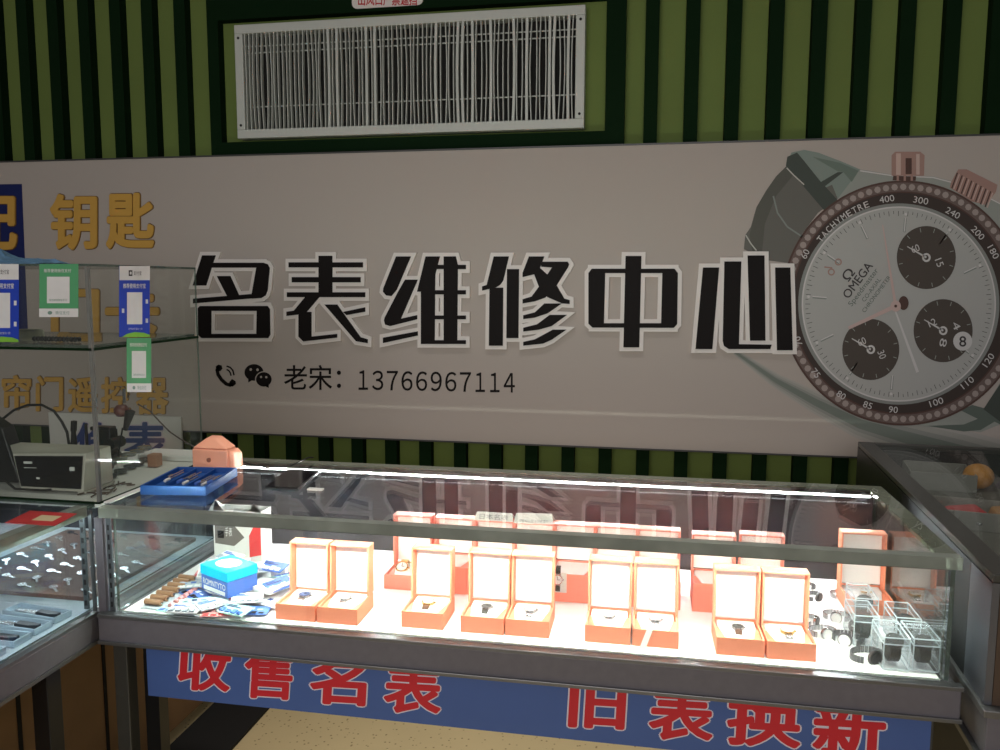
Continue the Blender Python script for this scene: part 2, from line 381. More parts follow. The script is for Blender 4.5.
ribbon(s, Z6([(190,200),(205,260),(240,310),(300,350)]), 1.6, .002, w_sh); ribbon(s, Z6([(238,100),(262,125),(300,160)]), 1.2, .002, w_line); ribbon(s, Z6([(92,340),(110,370),(130,395)]), 1.2, .002, w_line)
pp(s, Z6([(500,105),(620,128),(760,130),(880,160),(1000,225),(1080,300),(1080,420),(950,300),(700,190),(420,210)]), .0010, w_case)
pp(s, Z6([(130,240),(165,180),(200,130),(236,96),(262,125),(200,200),(160,300),(150,400),(115,398),(105,340)]), .0014, PM('strap_mid', (98,97,90)))
pp(s, Z6([(330,60),(430,82),(495,110),(470,150),(440,115),(420,112)]), .0013, PM('strap_lining', (116,130,120)))
ribbon(s, Z6([(500,110),(620,128),(760,134),(880,165),(1000,228)]), 1.2, .0016, w_wh)
# lower right lug and strap
pp(s, Z7([(700,485),(880,415),(940,430),(1000,330),(1080,300),(1080,420),(1000,480),(930,508),(870,500)]), .0008, w_case)
pp(s, Z7([(860,430),(900,410),(1010,440),(1080,400),(1080,520),(980,470),(930,500),(870,505),(740,485),(870,480),(920,460)]), .0010, w_sh2)
pp(s, Z7([(940,425),(1000,335),(1100,290),(1100,500),(1000,470)]), .0012, w_strap2)
# pusher and crown
pp(s, Z6([(612,55),(625,42),(715,42),(730,55),(728,128),(612,128)]), .0018, w_rose); pp(s, Z6([(662,65),(684,65),(684,122),(662,122)]), .002, w_rosed); pp(s, Z6([(618,128),(700,130),(698,146),(616,144)]), .002, w_rosed)
pp(s, Z6([(628,48),(645,48),(645,125),(628,125)]), .0022, w_roseh); pp(s, Z6([(700,50),(712,50),(712,124),(700,124)]), .0022, w_roseh)
for x in (630,655,680): pp(s, Z6([(x,128),(x+8,128),(x+8,146),(x,146)]), .0024, w_rose)
pp(s, Z6([(825,150),(850,105),(880,105),(990,160),(985,185),(950,232),(900,220),(820,170)]), .0018, w_rose)
for i in range(8):
    x = 835+i*17; y = 125+i*9.5; ribbon(s, Z6([(x+12,y-8),(x-8,y+48)]), 1.4, .0022, w_rosed); ribbon(s, Z6([(x+19,y-3),(x-1,y+50)]), 1.2, .0024, w_roseh)
cx, cy = 903, 303
pp(s, ell(cx, cy, 122, 122.5, 96), .002, w_rosed); pp(s, ell(cx, cy, 120, 120.5, 96), .0024, w_diab)
s.use(w_dia)
for i in range(84):
    t_ = 2*PI*i/84; pp(s, ell(cx+115.5*math.cos(t_), cy+116*math.sin(t_), 3.3, 3.3, 8), .0028)
pp(s, ell(cx-1, cy, 110.5, 111.5, 96), .0028, w_rosed); pp(s, ell(cx-1, cy, 109, 110, 96), .0032, w_brown)
pp(s, ell(898.5, 304, 100.5, 100.5, 96), .0036, w_sil2); pp(s, ell(898.5, 304, 97, 97.5, 96), .004, w_wh); pp(s, ell(898.5, 304, 95.5, 96, 96), .0044, w_sil)
for i in range(120):
    t_ = 2*PI*i/120; r1 = 93; r0 = 90 if i % 2 else 88
    ribbon(s, [(898+r0*math.cos(t_), 304+r0*math.sin(t_)), (898+r1*math.cos(t_), 304+r1*math.sin(t_))], .5, .0048, w_ink)
for i in range(12):
    t_ = 2*PI*(i+.08)/12+.04
    if i in (0, 2): continue
    ribbon(s, [(898+72*math.cos(t_), 304+72*math.sin(t_)), (898+86*math.cos(t_), 304+86*math.sin(t_))], 2.6, .0048, w_sh); ribbon(s, [(898+72*math.cos(t_), 303.4+72*math.sin(t_)), (898+86*math.cos(t_), 303.4+86*math.sin(t_))], 1.2, .0052, w_wh)
    pp(s, ell(898+90*math.cos(t_), 304+90*math.sin(t_), 1.5, 1.5, 10), .0052, w_wh)
MW = lambda dd: (lambda u, v, d_: (lambda p: (p.x, BY-dd-d_, p.z))(U(u, v, 1, BY)))
for (ax, ay, rx, ry, labs) in ((925.8,257.6,29.5,31.5,[('60',-11,-9,-.35),('15',13,5,1.2)]), (942.6,330.6,29.5,31.5,[('12',-11,-8,-.4),('4',13,-5,1.1),('8',0,12,1.8)]), (870.4,349.4,28.5,30.5,[('60',-9,-8,-.4),('30',11,5,1.2)])):
    pp(s, ell(ax, ay, rx, ry, 48), .0052, w_sub)
    for i in range(12):
        t_ = 2*PI*i/12+.3; ribbon(s, [(ax+.82*rx*math.cos(t_), ay+.82*ry*math.sin(t_)), (ax+.95*rx*math.cos(t_), ay+.95*ry*math.sin(t_))], .7, .0056, w_case)
    ribbon(s, [(ax, ay), (ax-19, ay-11)], 2.0, .006, w_wh, .8); ringp(s, ax, ay, 4.3, 4.5, 2.3, 2.5, .006, w_wh, 20)
    s.use(w_wh)
    for tx, dx, dy, ro in labs: put_text(s, tx, (ax+dx-4, ay+dy-3.5, ax+dx+4, ay+dy+3.5), MW(.0058), rot=-ro+PI*0)
pp(s, ell(962, 341, 9.5, 9.5, 24), .0064, w_wh); s.use(w_ink); put_text(s, '8', (958.5, 336, 965.5, 346.5), MW(.0068), .01)
s.use(w_ink); put_text(s, 'OMEGA', (836.5, 275.8, 878, 284.4), MW(.0052), .01, rot=.93)
put_text(s, 'Ω', (842, 269.5, 853.5, 279.5), MW(.0052), .01, rot=.93)
s.use(w_sh2); put_text(s, 'Speedmaster', (841, 284, 886, 291), MW(.0052), rot=.93)
put_text(s, 'CO-AXIAL', (857, 287.6, 885, 291.8), MW(.0052), rot=.93); put_text(s, 'CHRONOMETER', (854, 292, 898, 296), MW(.0052), rot=.93)
# applied emblem on the dial, a little ring pair
for ex, ey in ((831,272),(838,262)): ringp(s, ex, ey, 3.6, 3.6, 2.2, 2.2, .0052, w_rose, 16)
ribbon(s, [(824,267),(832,268)], 1.4, .0052, w_rose)
ribbon(s, [(895,306),(882,225)], 3.0, .0076, w_hand, 1.0); ribbon(s, [(895,306),(848,328)], 4.2, .0076, w_hand, 3.0); ribbon(s, [(893,306),(917,372)], 1.6, .0072, w_wh, 3)
pp(s, ell(903, 303, 5, 7, 20), .0072, w_rosed); pp(s, ell(895, 306, 5.2, 5.6, 24), .008, w_hand); pp(s, ell(895, 306, 1.5, 1.5, 10), .0084, w_rosed)
# bezel scale
s.use(w_wh)
def bez(tx, x, y, w=15, h=6.5):
    an = math.atan2(y-cy, x-cx); ro = -(an+PI/2)
    if y > 345: ro = ro+PI if False else ro+PI
    put_text(s, tx, (x-w/2, y-h/2, x+w/2, y+h/2), MW(.0036), .004, rot=ro)
for tx, x, y, w in (('400',886.5,199,15),('300',920.5,200.5,15),('240',952.5,213,15),('200',977.5,233,15),('180',993,252,14),('60',805,254,9),('75',815.5,373,9),('80',841,395,9),('85',867.5,405,9),('90',893,409.5,9),('100',936,402,14),('110',967,382.5,14),('120',988,360,14),('70',798,341,9)): bez(tx, x, y, w)
for i, ch in enumerate('TACHYMETRE'):
    an = math.radians(217.5+i*3.53); put_text(s, ch, (cx+104.5*math.cos(an)-2.4, cy+105*math.sin(an)-3.2, cx+104.5*math.cos(an)+2.4, cy+105*math.sin(an)+3.2), MW(.0036), .006, rot=-(an+PI/2))
s.build('watch_picture', None, bn)

# white board with blue characters, low on the wall at the left
wb = thing('small_sign', 'white board with blue outlined characters low on the wall behind the key machine', 'sign', (-1.05, 1.47, .62))
A_ = U(50,412,1,1.48); B_ = U(182,415,1,1.48)
MB().box(A_.x, B_.x, 1.47, 1.4805, .6, A_.z).build('board', whitep, wb)
for ch, x0_, x1_ in (('修', 74, 116), ('表', 124, 166)):
    s = MB().use(pale); put_text(s, ch, (x0_, 422, x1_, 462), MAPW(1.4692), .03, grow=.03); s.use(bluetx); put_text(s, ch, (x0_, 422, x1_, 462), MAPW(1.4684), .025)
    s.build('character', None, wb)

# ------------------------------------------------------------ display cases
DK = .71
def pane(x0, x1, y0, y1, z0, z1, name, par, mat=None, em=None):
    """glass sheet, clear big faces and green-grey edges"""
    s = MB(); dims = (x1-x0, y1-y0, z1-z0); ax = dims.index(min(dims))
    v_ = [(x, y, z) for z in (z0, z1) for y in (y0, y1) for x in (x0, x1)]
    F_ = {2: [(0,2,3,1),(4,5,7,6)], 1: [(0,1,5,4),(2,6,7,3)], 0: [(0,4,6,2),(1,3,7,5)]}
    s.use(mat or glass).add(v_, F_[ax]); s.use(em or edge)
    for k_ in (0, 1, 2):
        if k_ != ax: s.add(v_, F_[k_])
    return s.build(name, None, par)
dframe = P('dark_grey_frame', S(74,74,70), .3, .3)
dc = thing('display_case', 'long low glass display case on dark frame, brightly lit, full of open orange watch boxes', 'display case', (.875, .26, 0))
L0, R1, FY, BKY = .0, 1.75, 0., .53
pane(L0+.03, R1-.008, FY+.02, BKY-.035, .942, .95, 'glass_top', dc, None, glass)
pane(L0+.035, R1-.02, FY, FY+.006, DK+.004, .925, 'front_glass', dc)
pane(L0+.028, L0+.034, FY+.006, BKY-.01, DK+.004, .938, 'end_glass', dc, glass_side)
pane(R1-.016, R1-.008, FY, BKY-.01, DK+.004, .938, 'end_glass', dc, glass_side)
s = MB(); s.box(L0, R1+.002, FY-.004, FY+.02, .927, .95); s.build('front_trim', bar_m, dc)
bandm = GLASS('rear_band', (.6,.65,.58,1), .7, S(128,134,118))
s = MB(); s.box(L0+.03, R1, BKY-.032, BKY, .946, .9503); s.box(R1-.036, R1, FY+.02, BKY-.035, .9425, .9505); s.build('glass_band', bandm, dc)
MB().box(L0+.03, R1-.02, .515, .525, DK, .938).build('back_panel', backm, dc)
MB().box(L0+.04, R1-.02, FY+.006, .515, DK-.004, DK+.002).build('deck', deckm, dc)
s = MB(); s.box(L0+.05, R1-.035, .489, .4905, .932, .9350); s.build('led_strip', led, dc)
s = MB(); s.box(L0+.045, R1-.03, .4907, .493, .929, .938); s.box(L0+.045, R1-.03, .4886, .4907, .9353, .938); s.build('led_housing', steeld, dc)
s = MB(); s.box(L0+.06, R1-.04, .012, .018, .9305, .9335); s.build('led_strip', led_front, dc)
s = MB(); s.box(L0+.04, R1-.022, .0065, .0085, .9225, .9415); s.box(L0+.04, R1-.022, .0085, .0235, .939, .9415); s.build('led_channel', rail, dc)
s = MB(); s.box(L0-.005, R1+.01, -.018, BKY, .648, DK-.005); s.build('base_rail', rail, dc, .003)
s = MB(); s.box(L0-.004, R1+.012, -.024, -.0185, .644, .652); s.box(L0-.004, R1+.012, -.022, 0-.001, DK-.005, DK+.003); s.build('rail_lip', lip, dc, .001)
# slotted shelf standard at the left front corner
s = MB(); s.box(-.012, .008, -.004, .016, DK-.003, .926); s.build('corner_post', rail, dc, .001)
for xx in (.012,):
    s = MB().use(steeld); s.box(xx, xx+.012, .002, .006, DK-.003, .926); s.use(blackr)
    for i in range(9): s.box(xx+.004, xx+.008, .001, .003, DK+.012+i*.022, DK+.024+i*.022)
    s.build('slotted_standard', None, dc)
for x, y in ((.014, .002), (R1-.06, .002), (R1-.06, BKY-.05)):
    s = MB(); s.box(x, x+.034, y, y+.034, 0, .648); s.build('leg', dframe, dc, .002)
s = MB(); s.box(.055, .09, .05, .085, 0, .648); s.build('leg', black, dc)

# blue cloth banner hanging below the case rail
bb = thing('hanging_banner', 'blue banner with red white-edged brush characters hung under the display case rail', 'banner', (.9, -.006, .52))
p0 = U(146,646,1,-.006); p1 = U(150,693.5,1,-.006); p2 = U(930,770,1,-.006)
MB().box(p0.x, 1.716, -.006, -.003, .526, .648).build('cloth', blueb, bb)
def brush(ch, box, rot=0):
    s = MB().use(pale); put_text(s, ch, box, MAPW(-.0068), .03, grow=.022, rot=rot); s.use(redtx); put_text(s, ch, box, MAPW(-.0075), .03, rot=rot)
    s.build('brush_character', None, bb)
for ch, bx in (('收',(178,645,231,691)),('售',(244,650,293,699)),('名',(310,656,367,705)),('表',(384,664,442,714)),('旧',(569,679,626,729)),('表',(649,688,714,741)),('换',(727,692,802,747)),('新',(813,701,886,757))):
    brush(ch, bx, -.06)

# --- left counter, running toward the viewer
lc = thing('key_counter', 'left glass counter running toward the viewer, full of knives and key blanks', 'display counter', (-.35, -.2, 0))
CX0, CY0, CY1 = -.85, -1.25, .55
pane(CX0, -.03, CY0, .025, .942, .95, 'glass_top', lc)
pane(-.036, -.03, CY0, CY1, DK+.004, .942, 'side_glass', lc, glass_side)
s = MB(); s.box(CX0, -.03, .026, CY1, .938, .949); s.build('white_worktop', whitep, lc)
s = MB(); s.box(-.055, -.029, CY0, -.002, .927, .9515); s.build('edge_trim', bar_m, lc)
MB().box(CX0, -.037, CY0, CY1-.01, DK-.004, DK+.002).build('deck', P('left_deck', S(190,200,208), .5), lc)
s = MB(); s.box(CX0, -.0135, CY0, CY1, .648, DK-.005); s.build('base_rail', rail, lc, .003)
s = MB(); s.box(-.0275, -.0125, CY0, -.004, DK-.005, DK+.002); s.box(-.013, -.009, CY0, -.004, .642, .65); s.build('rail_lip', lip, lc)
s = MB(); s.box(-.026, -.018, -.004, .0, DK-.003, .942).use(steeld); s.build('corner_standard', None, lc)
s = MB().use(steeld); s.box(-.05, -.038, -.002, .002, DK+.003, .938); s.use(blackr)
for i in range(9): s.box(-.047, -.041, -.003, -.0019, DK+.012+i*.024, DK+.024+i*.024)
s.build('slotted_standard', None, lc)
for y in (-.17, -.75, -1.2): 
    s = MB(); s.box(-.05, -.012, y, y+.04, 0, .648); s.build('leg', black, lc, .002)
s = MB(); s.box(-.262, -.245, CY0, 1.25, .06, .648); s.build('wood_panel', brown, lc)
s = MB(); s.box(-.255, -.06, CY0, 1.1, 0.001, .012); s.build('floor_shade_strip', dark, lc)  # dark strip laid on the floor as the shade under the counter overhang
for y in (-.62, -.3, .0, .3): MB().box(-.2445, -.2425, y, y+.012, .06, .648).build('panel_seam', dark, lc)
s = MB(); s.box(-.050, -.040, CY0, -.004, .9225, .9265); s.box(CX0+.03, -.06, .5, .506, .925, .931); s.build('led_strip', led2, lc)
MB().box(CX0, -.037, CY1-.012, CY1-.002, DK+.002, .937).build('back_panel', backm, lc)

# upper glass case standing on the left counter
uc = thing('upper_glass_case', 'tall clear glass case with one middle shelf standing on the left counter', 'glass case', (-.35, .25, .95))
UX0, UX1, UY0, UY1, UZ = -.86, -.02, .03, .46, 1.482
thin = GLASS('thin_glass', (.95,.97,.95,1), .03, (.35,.36,.33,1), .8)
pane(UX0, UX1, UY0, UY0+.005, .951, UZ-.005, 'front_glass', uc, thin)
pane(UX1-.005, UX1, UY0+.005, UY1, .951, UZ-.005, 'end_glass', uc, GLASS('thin_end_glass', (.95,.97,.95,1), .03, (.35,.36,.33,1), .35))
pane(UX0, UX1, UY0, UY1, UZ-.005, UZ, 'glass_top', uc, thin)
pane(UX0, UX1-.006, UY0+.006, UY1-.01, 1.298, 1.304, 'glass_shelf', uc, thin)
s = MB(); s.box(UX1-.007, UX1+.001, UY0-.001, UY0+.007, .951, UZ-.006); s.build('corner_bead', GLASS('bead', (.7,.72,.7,1), .55, S(150,150,145)), uc)
s = MB(); s.box(UX0, UX1, UY0-.001, UY0+.004, 1.292, 1.298); s.box(UX1-.004, UX1+.001, UY0+.004, UY1, 1.292, 1.298); s.build('shelf_rim', dgreen, uc)
s = MB(); s.box(UX0, UX1+.006, UY0-.012, UY0-.004, .9505, .953); s.box(UX1+.001, UX1+.009, UY0-.012, BKY+.01, .9505, .953); s.build('base_rim', dgreen, uc)
s = MB(); s.box(UX1+.0095, UX1+.026, UY0+.0, BKY+.01, .9505, .9535); s.build('white_sealing_strip', whitep, uc)

# --- right counter
rc = thing('neighbour_counter', 'dark glass-topped counter at the right edge with trays inside', 'display counter', (1.772, -.082, 0), -.0534)
RX0, RX1, RY0, RY1 = 1.772, 2.75, -.082, 1.13
dframe = P('dark_grey_frame', S(74,74,70), .3, .3); greym = P('grey_metal_panel', S(118,120,128), .3, .75, var=.25, scale=6)
s = MB(); s.box(RX0, RX0+.045, RY0, RY1, .935, .95); s.box(RX0+.045, RX1, RY1-.03, RY1, .935, .95); s.box(RX0+.045, RX1, RY0, RY0+.03, .935, .95); s.build('top_frame', dframe, rc, .002)
s = MB(); s.box(RX0+.045, RX1, RY0+.03, RY1-.03, .94, .946); s.build('glass_top', GLASS('neighbour_glass', (.95,.97,.95,1), .05, (.3,.32,.3,1), .45), rc)
s = MB(); s.box(RX0, RX0+.012, RY0, .03, .715, .934); s.build('side_panel', greym, rc)
s = MB(); s.box(RX0, RX0+.012, .031, .55, .715, .934); s.build('side_panel', blackr, rc)
s = MB(); s.box(RX0, RX0+.012, .551, RY1, .0, .934); s.build('side_panel', black, rc)
s = MB(); s.box(RX0+.013, RX1, RY0, RY0+.012, .715, .934); s.build('front_panel', P('dark_brown_panel', S(78,62,50), .4, var=.15), rc)
s = MB(); s.box(RX0+.013, RX1, RY1-.012, RY1, .0, .934); s.build('back_panel', black, rc)
s = MB(); s.box(RX0+.013, RX1, RY0+.013, RY1-.013, .855, .861); s.build('deck', P('counter_deck', S(100,98,92), .6), rc)
s = MB(); s.box(RX0-.006, RX1, RY0-.02, .545, .700, .714); s.build('base_ledge', lip, rc, .002)
s = MB(); s.box(RX0+.005, RX1, RY0-.005, .545, .62, .699); s.build('base_rail', rail, rc, .002)
s = MB(); s.box(RX0-.004, RX1, RY0-.03, .545, .605, .619); s.build('lower_ledge', lip, rc, .002)
s = MB(); s.box(RX0+.03, RX1, RY0+.02, .545, 0, .604); s.build('lower_cabinet', P('dark_cabinet', S(40,38,36), .5), rc)

# ------------------------------------------------------------ watch boxes
def watch_parts(root, z, y, tilt, strapm, dialm, casem, sc=1., part_of=True):
    """wristwatch wrapped over a cushion: case, dial, strap arcs"""
    w = .0085*sc
    n = 10
    for sgn in (-1, 1):
        s = MB(); pts = []
        for i in range(n+1):
            t_ = i/n; yy = sgn*(.017+.022*math.sin(t_*PI/2))*sc; zz = -(.026*(1-math.cos(t_*PI/2)))*sc; pts.append((yy, zz, w*(1-.25*t_)))
        for a, b in zip(pts, pts[1:]):
            s.hexa([(-a[2], a[0], a[1]-.002), (a[2], a[0], a[1]-.002), (b[2], b[0], b[1]-.002), (-b[2], b[0], b[1]-.002)][::1 if sgn > 0 else 1],
                   [(-a[2], a[0], a[1]+.001), (a[2], a[0], a[1]+.001), (b[2], b[0], b[1]+.001), (-b[2], b[0], b[1]+.001)])
        s.build('strap', strapm, root, local=True)
def make_watch(name, label, loc, rz, casem, dialm, strapm, grp=None, sc=1., tilt=0.):
    t = thing(name, label, 'watch', loc, rz, grp)
    t.rotation_euler = (tilt, 0, rz)
    watch_parts(t, 0, 0, 0, strapm, dialm, casem, sc)
    s = MB(); s.cyl((0,0,-.002*sc), (0,0,.004*sc), .0155*sc, n=24); s.cyl((.0155*sc,0,.001*sc), (.019*sc,0,.001*sc), .0022*sc, n=8)
    for sx in (-1, 1):
        for sy in (-1, 1): s.box(sx*.007*sc-.0015, sx*.007*sc+.0015, (sy*.0165-.003)*sc, (sy*.0165+.003)*sc, -.001*sc, .002*sc)
    s.build('case', casem, t, local=True)
    s = MB().use(dialm); s.cyl((0,0,.0035*sc), (0,0,.0046*sc), .0128*sc, n=24); s.use(blackl)
    s.box(-.0007*sc, .0007*sc, 0, .009*sc, .0047*sc, .0052*sc); s.box(0, .007*sc, -.0007*sc, .0007*sc, .0047*sc, .0052*sc)
    for i in range(12):
        a = PI*i/6; s.box(.0105*sc*math.cos(a)-.0006*sc, .0105*sc*math.cos(a)+.0006*sc, .0105*sc*math.sin(a)-.0006*sc, .0105*sc*math.sin(a)+.0006*sc, .0047*sc, .005*sc)
    s.build('dial', None, t, local=True); return t
BW, BDp, BH = .092, .105, .036
def make_box(label, loc, rz=0, om=orange, bh=BH, grp='front row of open watch boxes', lw=BW, lean=.05, lidh=.112):
    t = thing('watch_box', label, 'watch box', loc, rz, grp); w = lw/2; th = .004
    s = MB(); s.box(-w, w, 0, th, 0, bh); s.box(-w, w, BDp-th, BDp, 0, bh-.002); s.box(-w, -w+th, th, BDp-th, 0, bh); s.box(w-th, w, th, BDp-th, 0, bh); s.box(-w+th, w-th, th, BDp-th, 0, .004)
    # inner ledge left and right of the cushion
    s.box(-w+th, w-th, th, BDp-th, .006, .012); s.box(-w+th, -.028, th, BDp*.62, bh-.010, bh-.006); s.box(.028, w-th, th, BDp*.62, bh-.010, bh-.006)
    s.build('base', om, t, .0008, local=True)
    s = MB(); yb_ = BDp-th-.001; cb = [(-.026, th+.002), (.026, th+.002), (w-.007, yb_-.03), (w-.007, yb_), (-w+.007, yb_), (-w+.007, yb_-.03)]
    s.prism([(x, y, .013) for x, y in cb], (0, 0, bh-.0165))
    s.build('cushion', cream, t, .004, local=True)
    # lid standing open at the back
    ly0, ly1 = BDp-.032, BDp+.002; zb_, zt_ = bh+.001, bh+.001+lidh
    sk = lambda y, z: y+(z-zb_)*lean
    def hb(s, x0, x1, y0, y1, z0, z1): s.hexa([(x0,sk(y0,z0),z0),(x1,sk(y0,z0),z0),(x1,sk(y1,z0),z0),(x0,sk(y1,z0),z0)], [(x0,sk(y0,z1),z1),(x1,sk(y0,z1),z1),(x1,sk(y1,z1),z1),(x0,sk(y1,z1),z1)])
    s = MB(); hb(s, -w, w, ly1-th, ly1, zb_, zt_); hb(s, -w, -w+th, ly0, ly1-th, zb_, zt_); hb(s, w-th, w, ly0, ly1-th, zb_, zt_)
    hb(s, -w+th, w-th, ly0, ly1-th, zt_-th, zt_)
    s.build('lid', om, t, .0008, local=True)
    s = MB(); hb(s, -w+th+.0005, w-th-.0005, ly1-.010, ly1-th-.0005, zb_+.0005, zt_-th-.001); s.build('lid_lining', cream, t, .003, local=True)
    return t
silver = P('watch_steel', (.5,.5,.52,1), .25, .9); goldw = P('watch_gold', (.75,.5,.2,1), .25, .9); dwhite = P('dial_white', (.8,.8,.8,1), .3); dblack = P('dial_black', (.03,.03,.035,1), .3); dblue = P('dial_blue', (.04,.08,.25,1), .3)
leather = P('brown_leather', S(96,60,42), .6); blackleather = P('black_leather', S(30,28,28), .5)
# front row: (left x, front y, rotation, watch look)
front = [(.394,.030,.00,'first from the left, with a small silver watch'), (.490,.030,.00,'second from the left, with a bracelet watch laid across'),
 (.676,.042,.0,'third from the left, standing alone'), (.806,.042,.0,'fourth from the left, with a dark crescent-like watch'), (.901,.044,.0,'fifth from the left, beside the gap under the white card'),
 (1.067,.044,.0,'sixth from the left, with a square-looking silver watch'), (1.163,.044,.0,'seventh from the left, with a white price tag hanging over its front'),
 (1.328,.036,.02,'eighth from the left, near the loose bracelets'), (1.424,.036,.03,'rightmost of the front row, beside the loose bracelets')]
looks = [(silver,dblue,silver),(silver,dwhite,silver),(goldw,dwhite,leather),(silver,dblack,blackleather),(silver,dwhite,silver),(silver,dwhite,silver),(silver,dwhite,silver),(silver,dblack,leather),(goldw,dwhite,silver)]
for i, (x, y, rz, txt) in enumerate(front):
    lb = 'open orange watch box, front row, '+txt
    make_box(' '.join(lb.split()[:16]).rstrip(','), (x+BW/2+.0005, y, DK+.002), rz)
    c_, d_, st_ = looks[i]
    lw_ = lb.split('front row, ')[1]
    make_watch('wristwatch', 'wristwatch in the orange box, front row, '+lw_.split(',')[0], (x+BW/2, y+.052, DK+.002+BH+.001), 0, c_, d_, st_, 'watches in the front row of boxes', .8 if i % 2 else .9)
# white price tag over box seven
tg = thing('price_tag', 'narrow white paper tag hanging over the front of the seventh orange box', 'tag', (1.20, .04, .72))
MB().hexa([(1.178,.030,.713),(1.190,.030,.713),(1.190,.0315,.713),(1.178,.0315,.713)], [(1.192,.040,.750),(1.204,.040,.750),(1.204,.0415,.750),(1.192,.0415,.750)]).build('paper', whitep, tg)
# back row
bk = [(396,512,.036,'first from the left, low base with a gold watch'), (437,514.5,.066,'second from the left'), (476,517,.066,'third from the left, white card lying on its lid'), (515,519.5,.066,'fourth from the left, larger white card on its lid'),
 (555,521,.066,'fifth from the left, paper with a watch hung on its front'), (596,523,.066,'sixth from the left'), (638,526,.066,'seventh from the left, last before the gap'), (692,531,.066,'eighth from the left, after the gap'), (738,531,.066,'ninth from the left, slightly turned'),
 (844,530,.034,'rightmost, standing alone by the right end')]
bx = []
for i, (px, py, bh, txt) in enumerate(bk):
    far = i >= 9; p = U(px, py, 1, .395 if far else .345); w = .0985
    z_l = DK+.002; lh = p.z-z_l-bh-.001
    t = make_box(' '.join(('open salmon watch box, back row, '+txt).split()[:16]).rstrip(','), (p.x+w/2-(.008 if far else 0), .245 if not far else .30, z_l), 0 if i != 8 else -.03, orange_shaded if i not in (9,) else orange, bh, 'back row of open watch boxes', w, .03, lh)
    bx.append((p, w, p.z))
make_watch('wristwatch', 'gold watch standing in the low orange box at the left end of the back row', (bx[0][0].x+.03, .295, DK+.002+.037), 0, goldw, dwhite, goldw, None, 1.0, .5)
make_watch('wristwatch', 'watch with dark markings hung on the paper in front of the fifth back-row box', (bx[4][0].x+.02, .235, DK+.058), 0, silver, dwhite, blackleather, None, .75, 1.35)
s = MB(); x = bx[4][0].x; s.box(x-.004, x+.040, .2425, .2435, DK+.025, DK+.072)
tag(s.build('paper_card', whitep), 'white paper card against the front of the fifth back-row box', 'card')
make_watch('wristwatch', 'pale watch lying in the orange box standing alone by the right end', (bx[9][0].x+.044, .35, DK+.002+.035), 0, goldw, dwhite, silver, None, .8)
# folded handwritten cards on two lids
for i, (lab, tx, dz) in enumerate((('white handwritten card draped over the lid of the third back-row box', '日本名表', 0), ('larger white handwritten card draped over the lid of the fourth back-row box', '特价机械表', .003))):
    p, w, z = bx[2+i]; t = thing('handwritten_card', lab, 'card', (p.x+w/2, .34, z+.001), 0, None)
    t.rotation_euler = (0, -.03*i, 0)
    hh_ = .017+.004*i; s = MB(); s.hexa([(-w/2+.001,-.024,0),(w/2-.001,-.024,0),(w/2-.001,-.023,0),(-w/2+.001,-.023,0)], [(-w/2+.006,-.010,hh_),(w/2-.006,-.010,hh_),(w/2-.006,-.009,hh_),(-w/2+.006,-.009,hh_)]); s.hexa([(-w/2+.001,.012,0),(w/2-.001,.012,0),(w/2-.001,.013,0),(-w/2+.001,.013,0)], [(-w/2+.006,-.009,hh_),(w/2-.006,-.009,hh_),(w/2-.006,-.008,hh_),(-w/2+.006,-.008,hh_)])
    s.build('paper', whitep, t, local=True)
    s = MB(); put_text(s, tx, (-w/2+.014, .006, w/2-.014, .017), lambda u, v, d_: (u, -.0245+.8*(.020-v)-.0006, .020-v)); s.build('handwriting', P('pen_ink%d' % i, S(70,70,80), .6), t, local=True)

# ------------------------------------------------------------ loose bracelet watches (right)
def loose(label, loc, rz, m1, dm, sc=1., open_=False):
    t = thing('bracelet_watch', label, 'watch', loc, rz, 'loose bracelet watches on the white deck')
    s = MB(); n = 26; rx, ry = .031*sc, .023*sc
    for i in range(n):
        if open_ and 11 < i < 15: continue
        a = 2*PI*i/n; cx_, cy_ = rx*math.cos(a), ry*math.sin(a)
        if math.sin(a) < -.82: continue
        tx_, ty_ = -rx*math.sin(a), ry*math.cos(a); l_ = math.hypot(tx_, ty_); tx_ /= l_; ty_ /= l_; nx, ny = ty_, -tx_; hl, ht = .0030*sc, .0012*sc
        q_ = [(cx_-tx_*hl-nx*ht, cy_-ty_*hl-ny*ht), (cx_+tx_*hl-nx*ht, cy_+ty_*hl-ny*ht), (cx_+tx_*hl+nx*ht, cy_+ty_*hl+ny*ht), (cx_-tx_*hl+nx*ht, cy_-ty_*hl+ny*ht)]
        s.hexa([(x, y, .0) for x, y in q_], [(x, y, .013*sc) for x, y in q_])
    s.build('bracelet', m1, t, .0006, local=True)
    s = MB(); s.cyl((0,-ry-.002,.010*sc), (0,-ry+.004*sc,.010*sc), .0145*sc, n=20); s.build('case', m1, t, local=True)
    s = MB(); s.cyl((0,-ry-.0035,.010*sc), (0,-ry-.0015,.010*sc), .0118*sc, n=20); s.build('dial', dm, t, local=True)
    return t
sdark = P('dark_steel', (.16,.16,.17,1), .3, .9)
z_ = DK+.0025
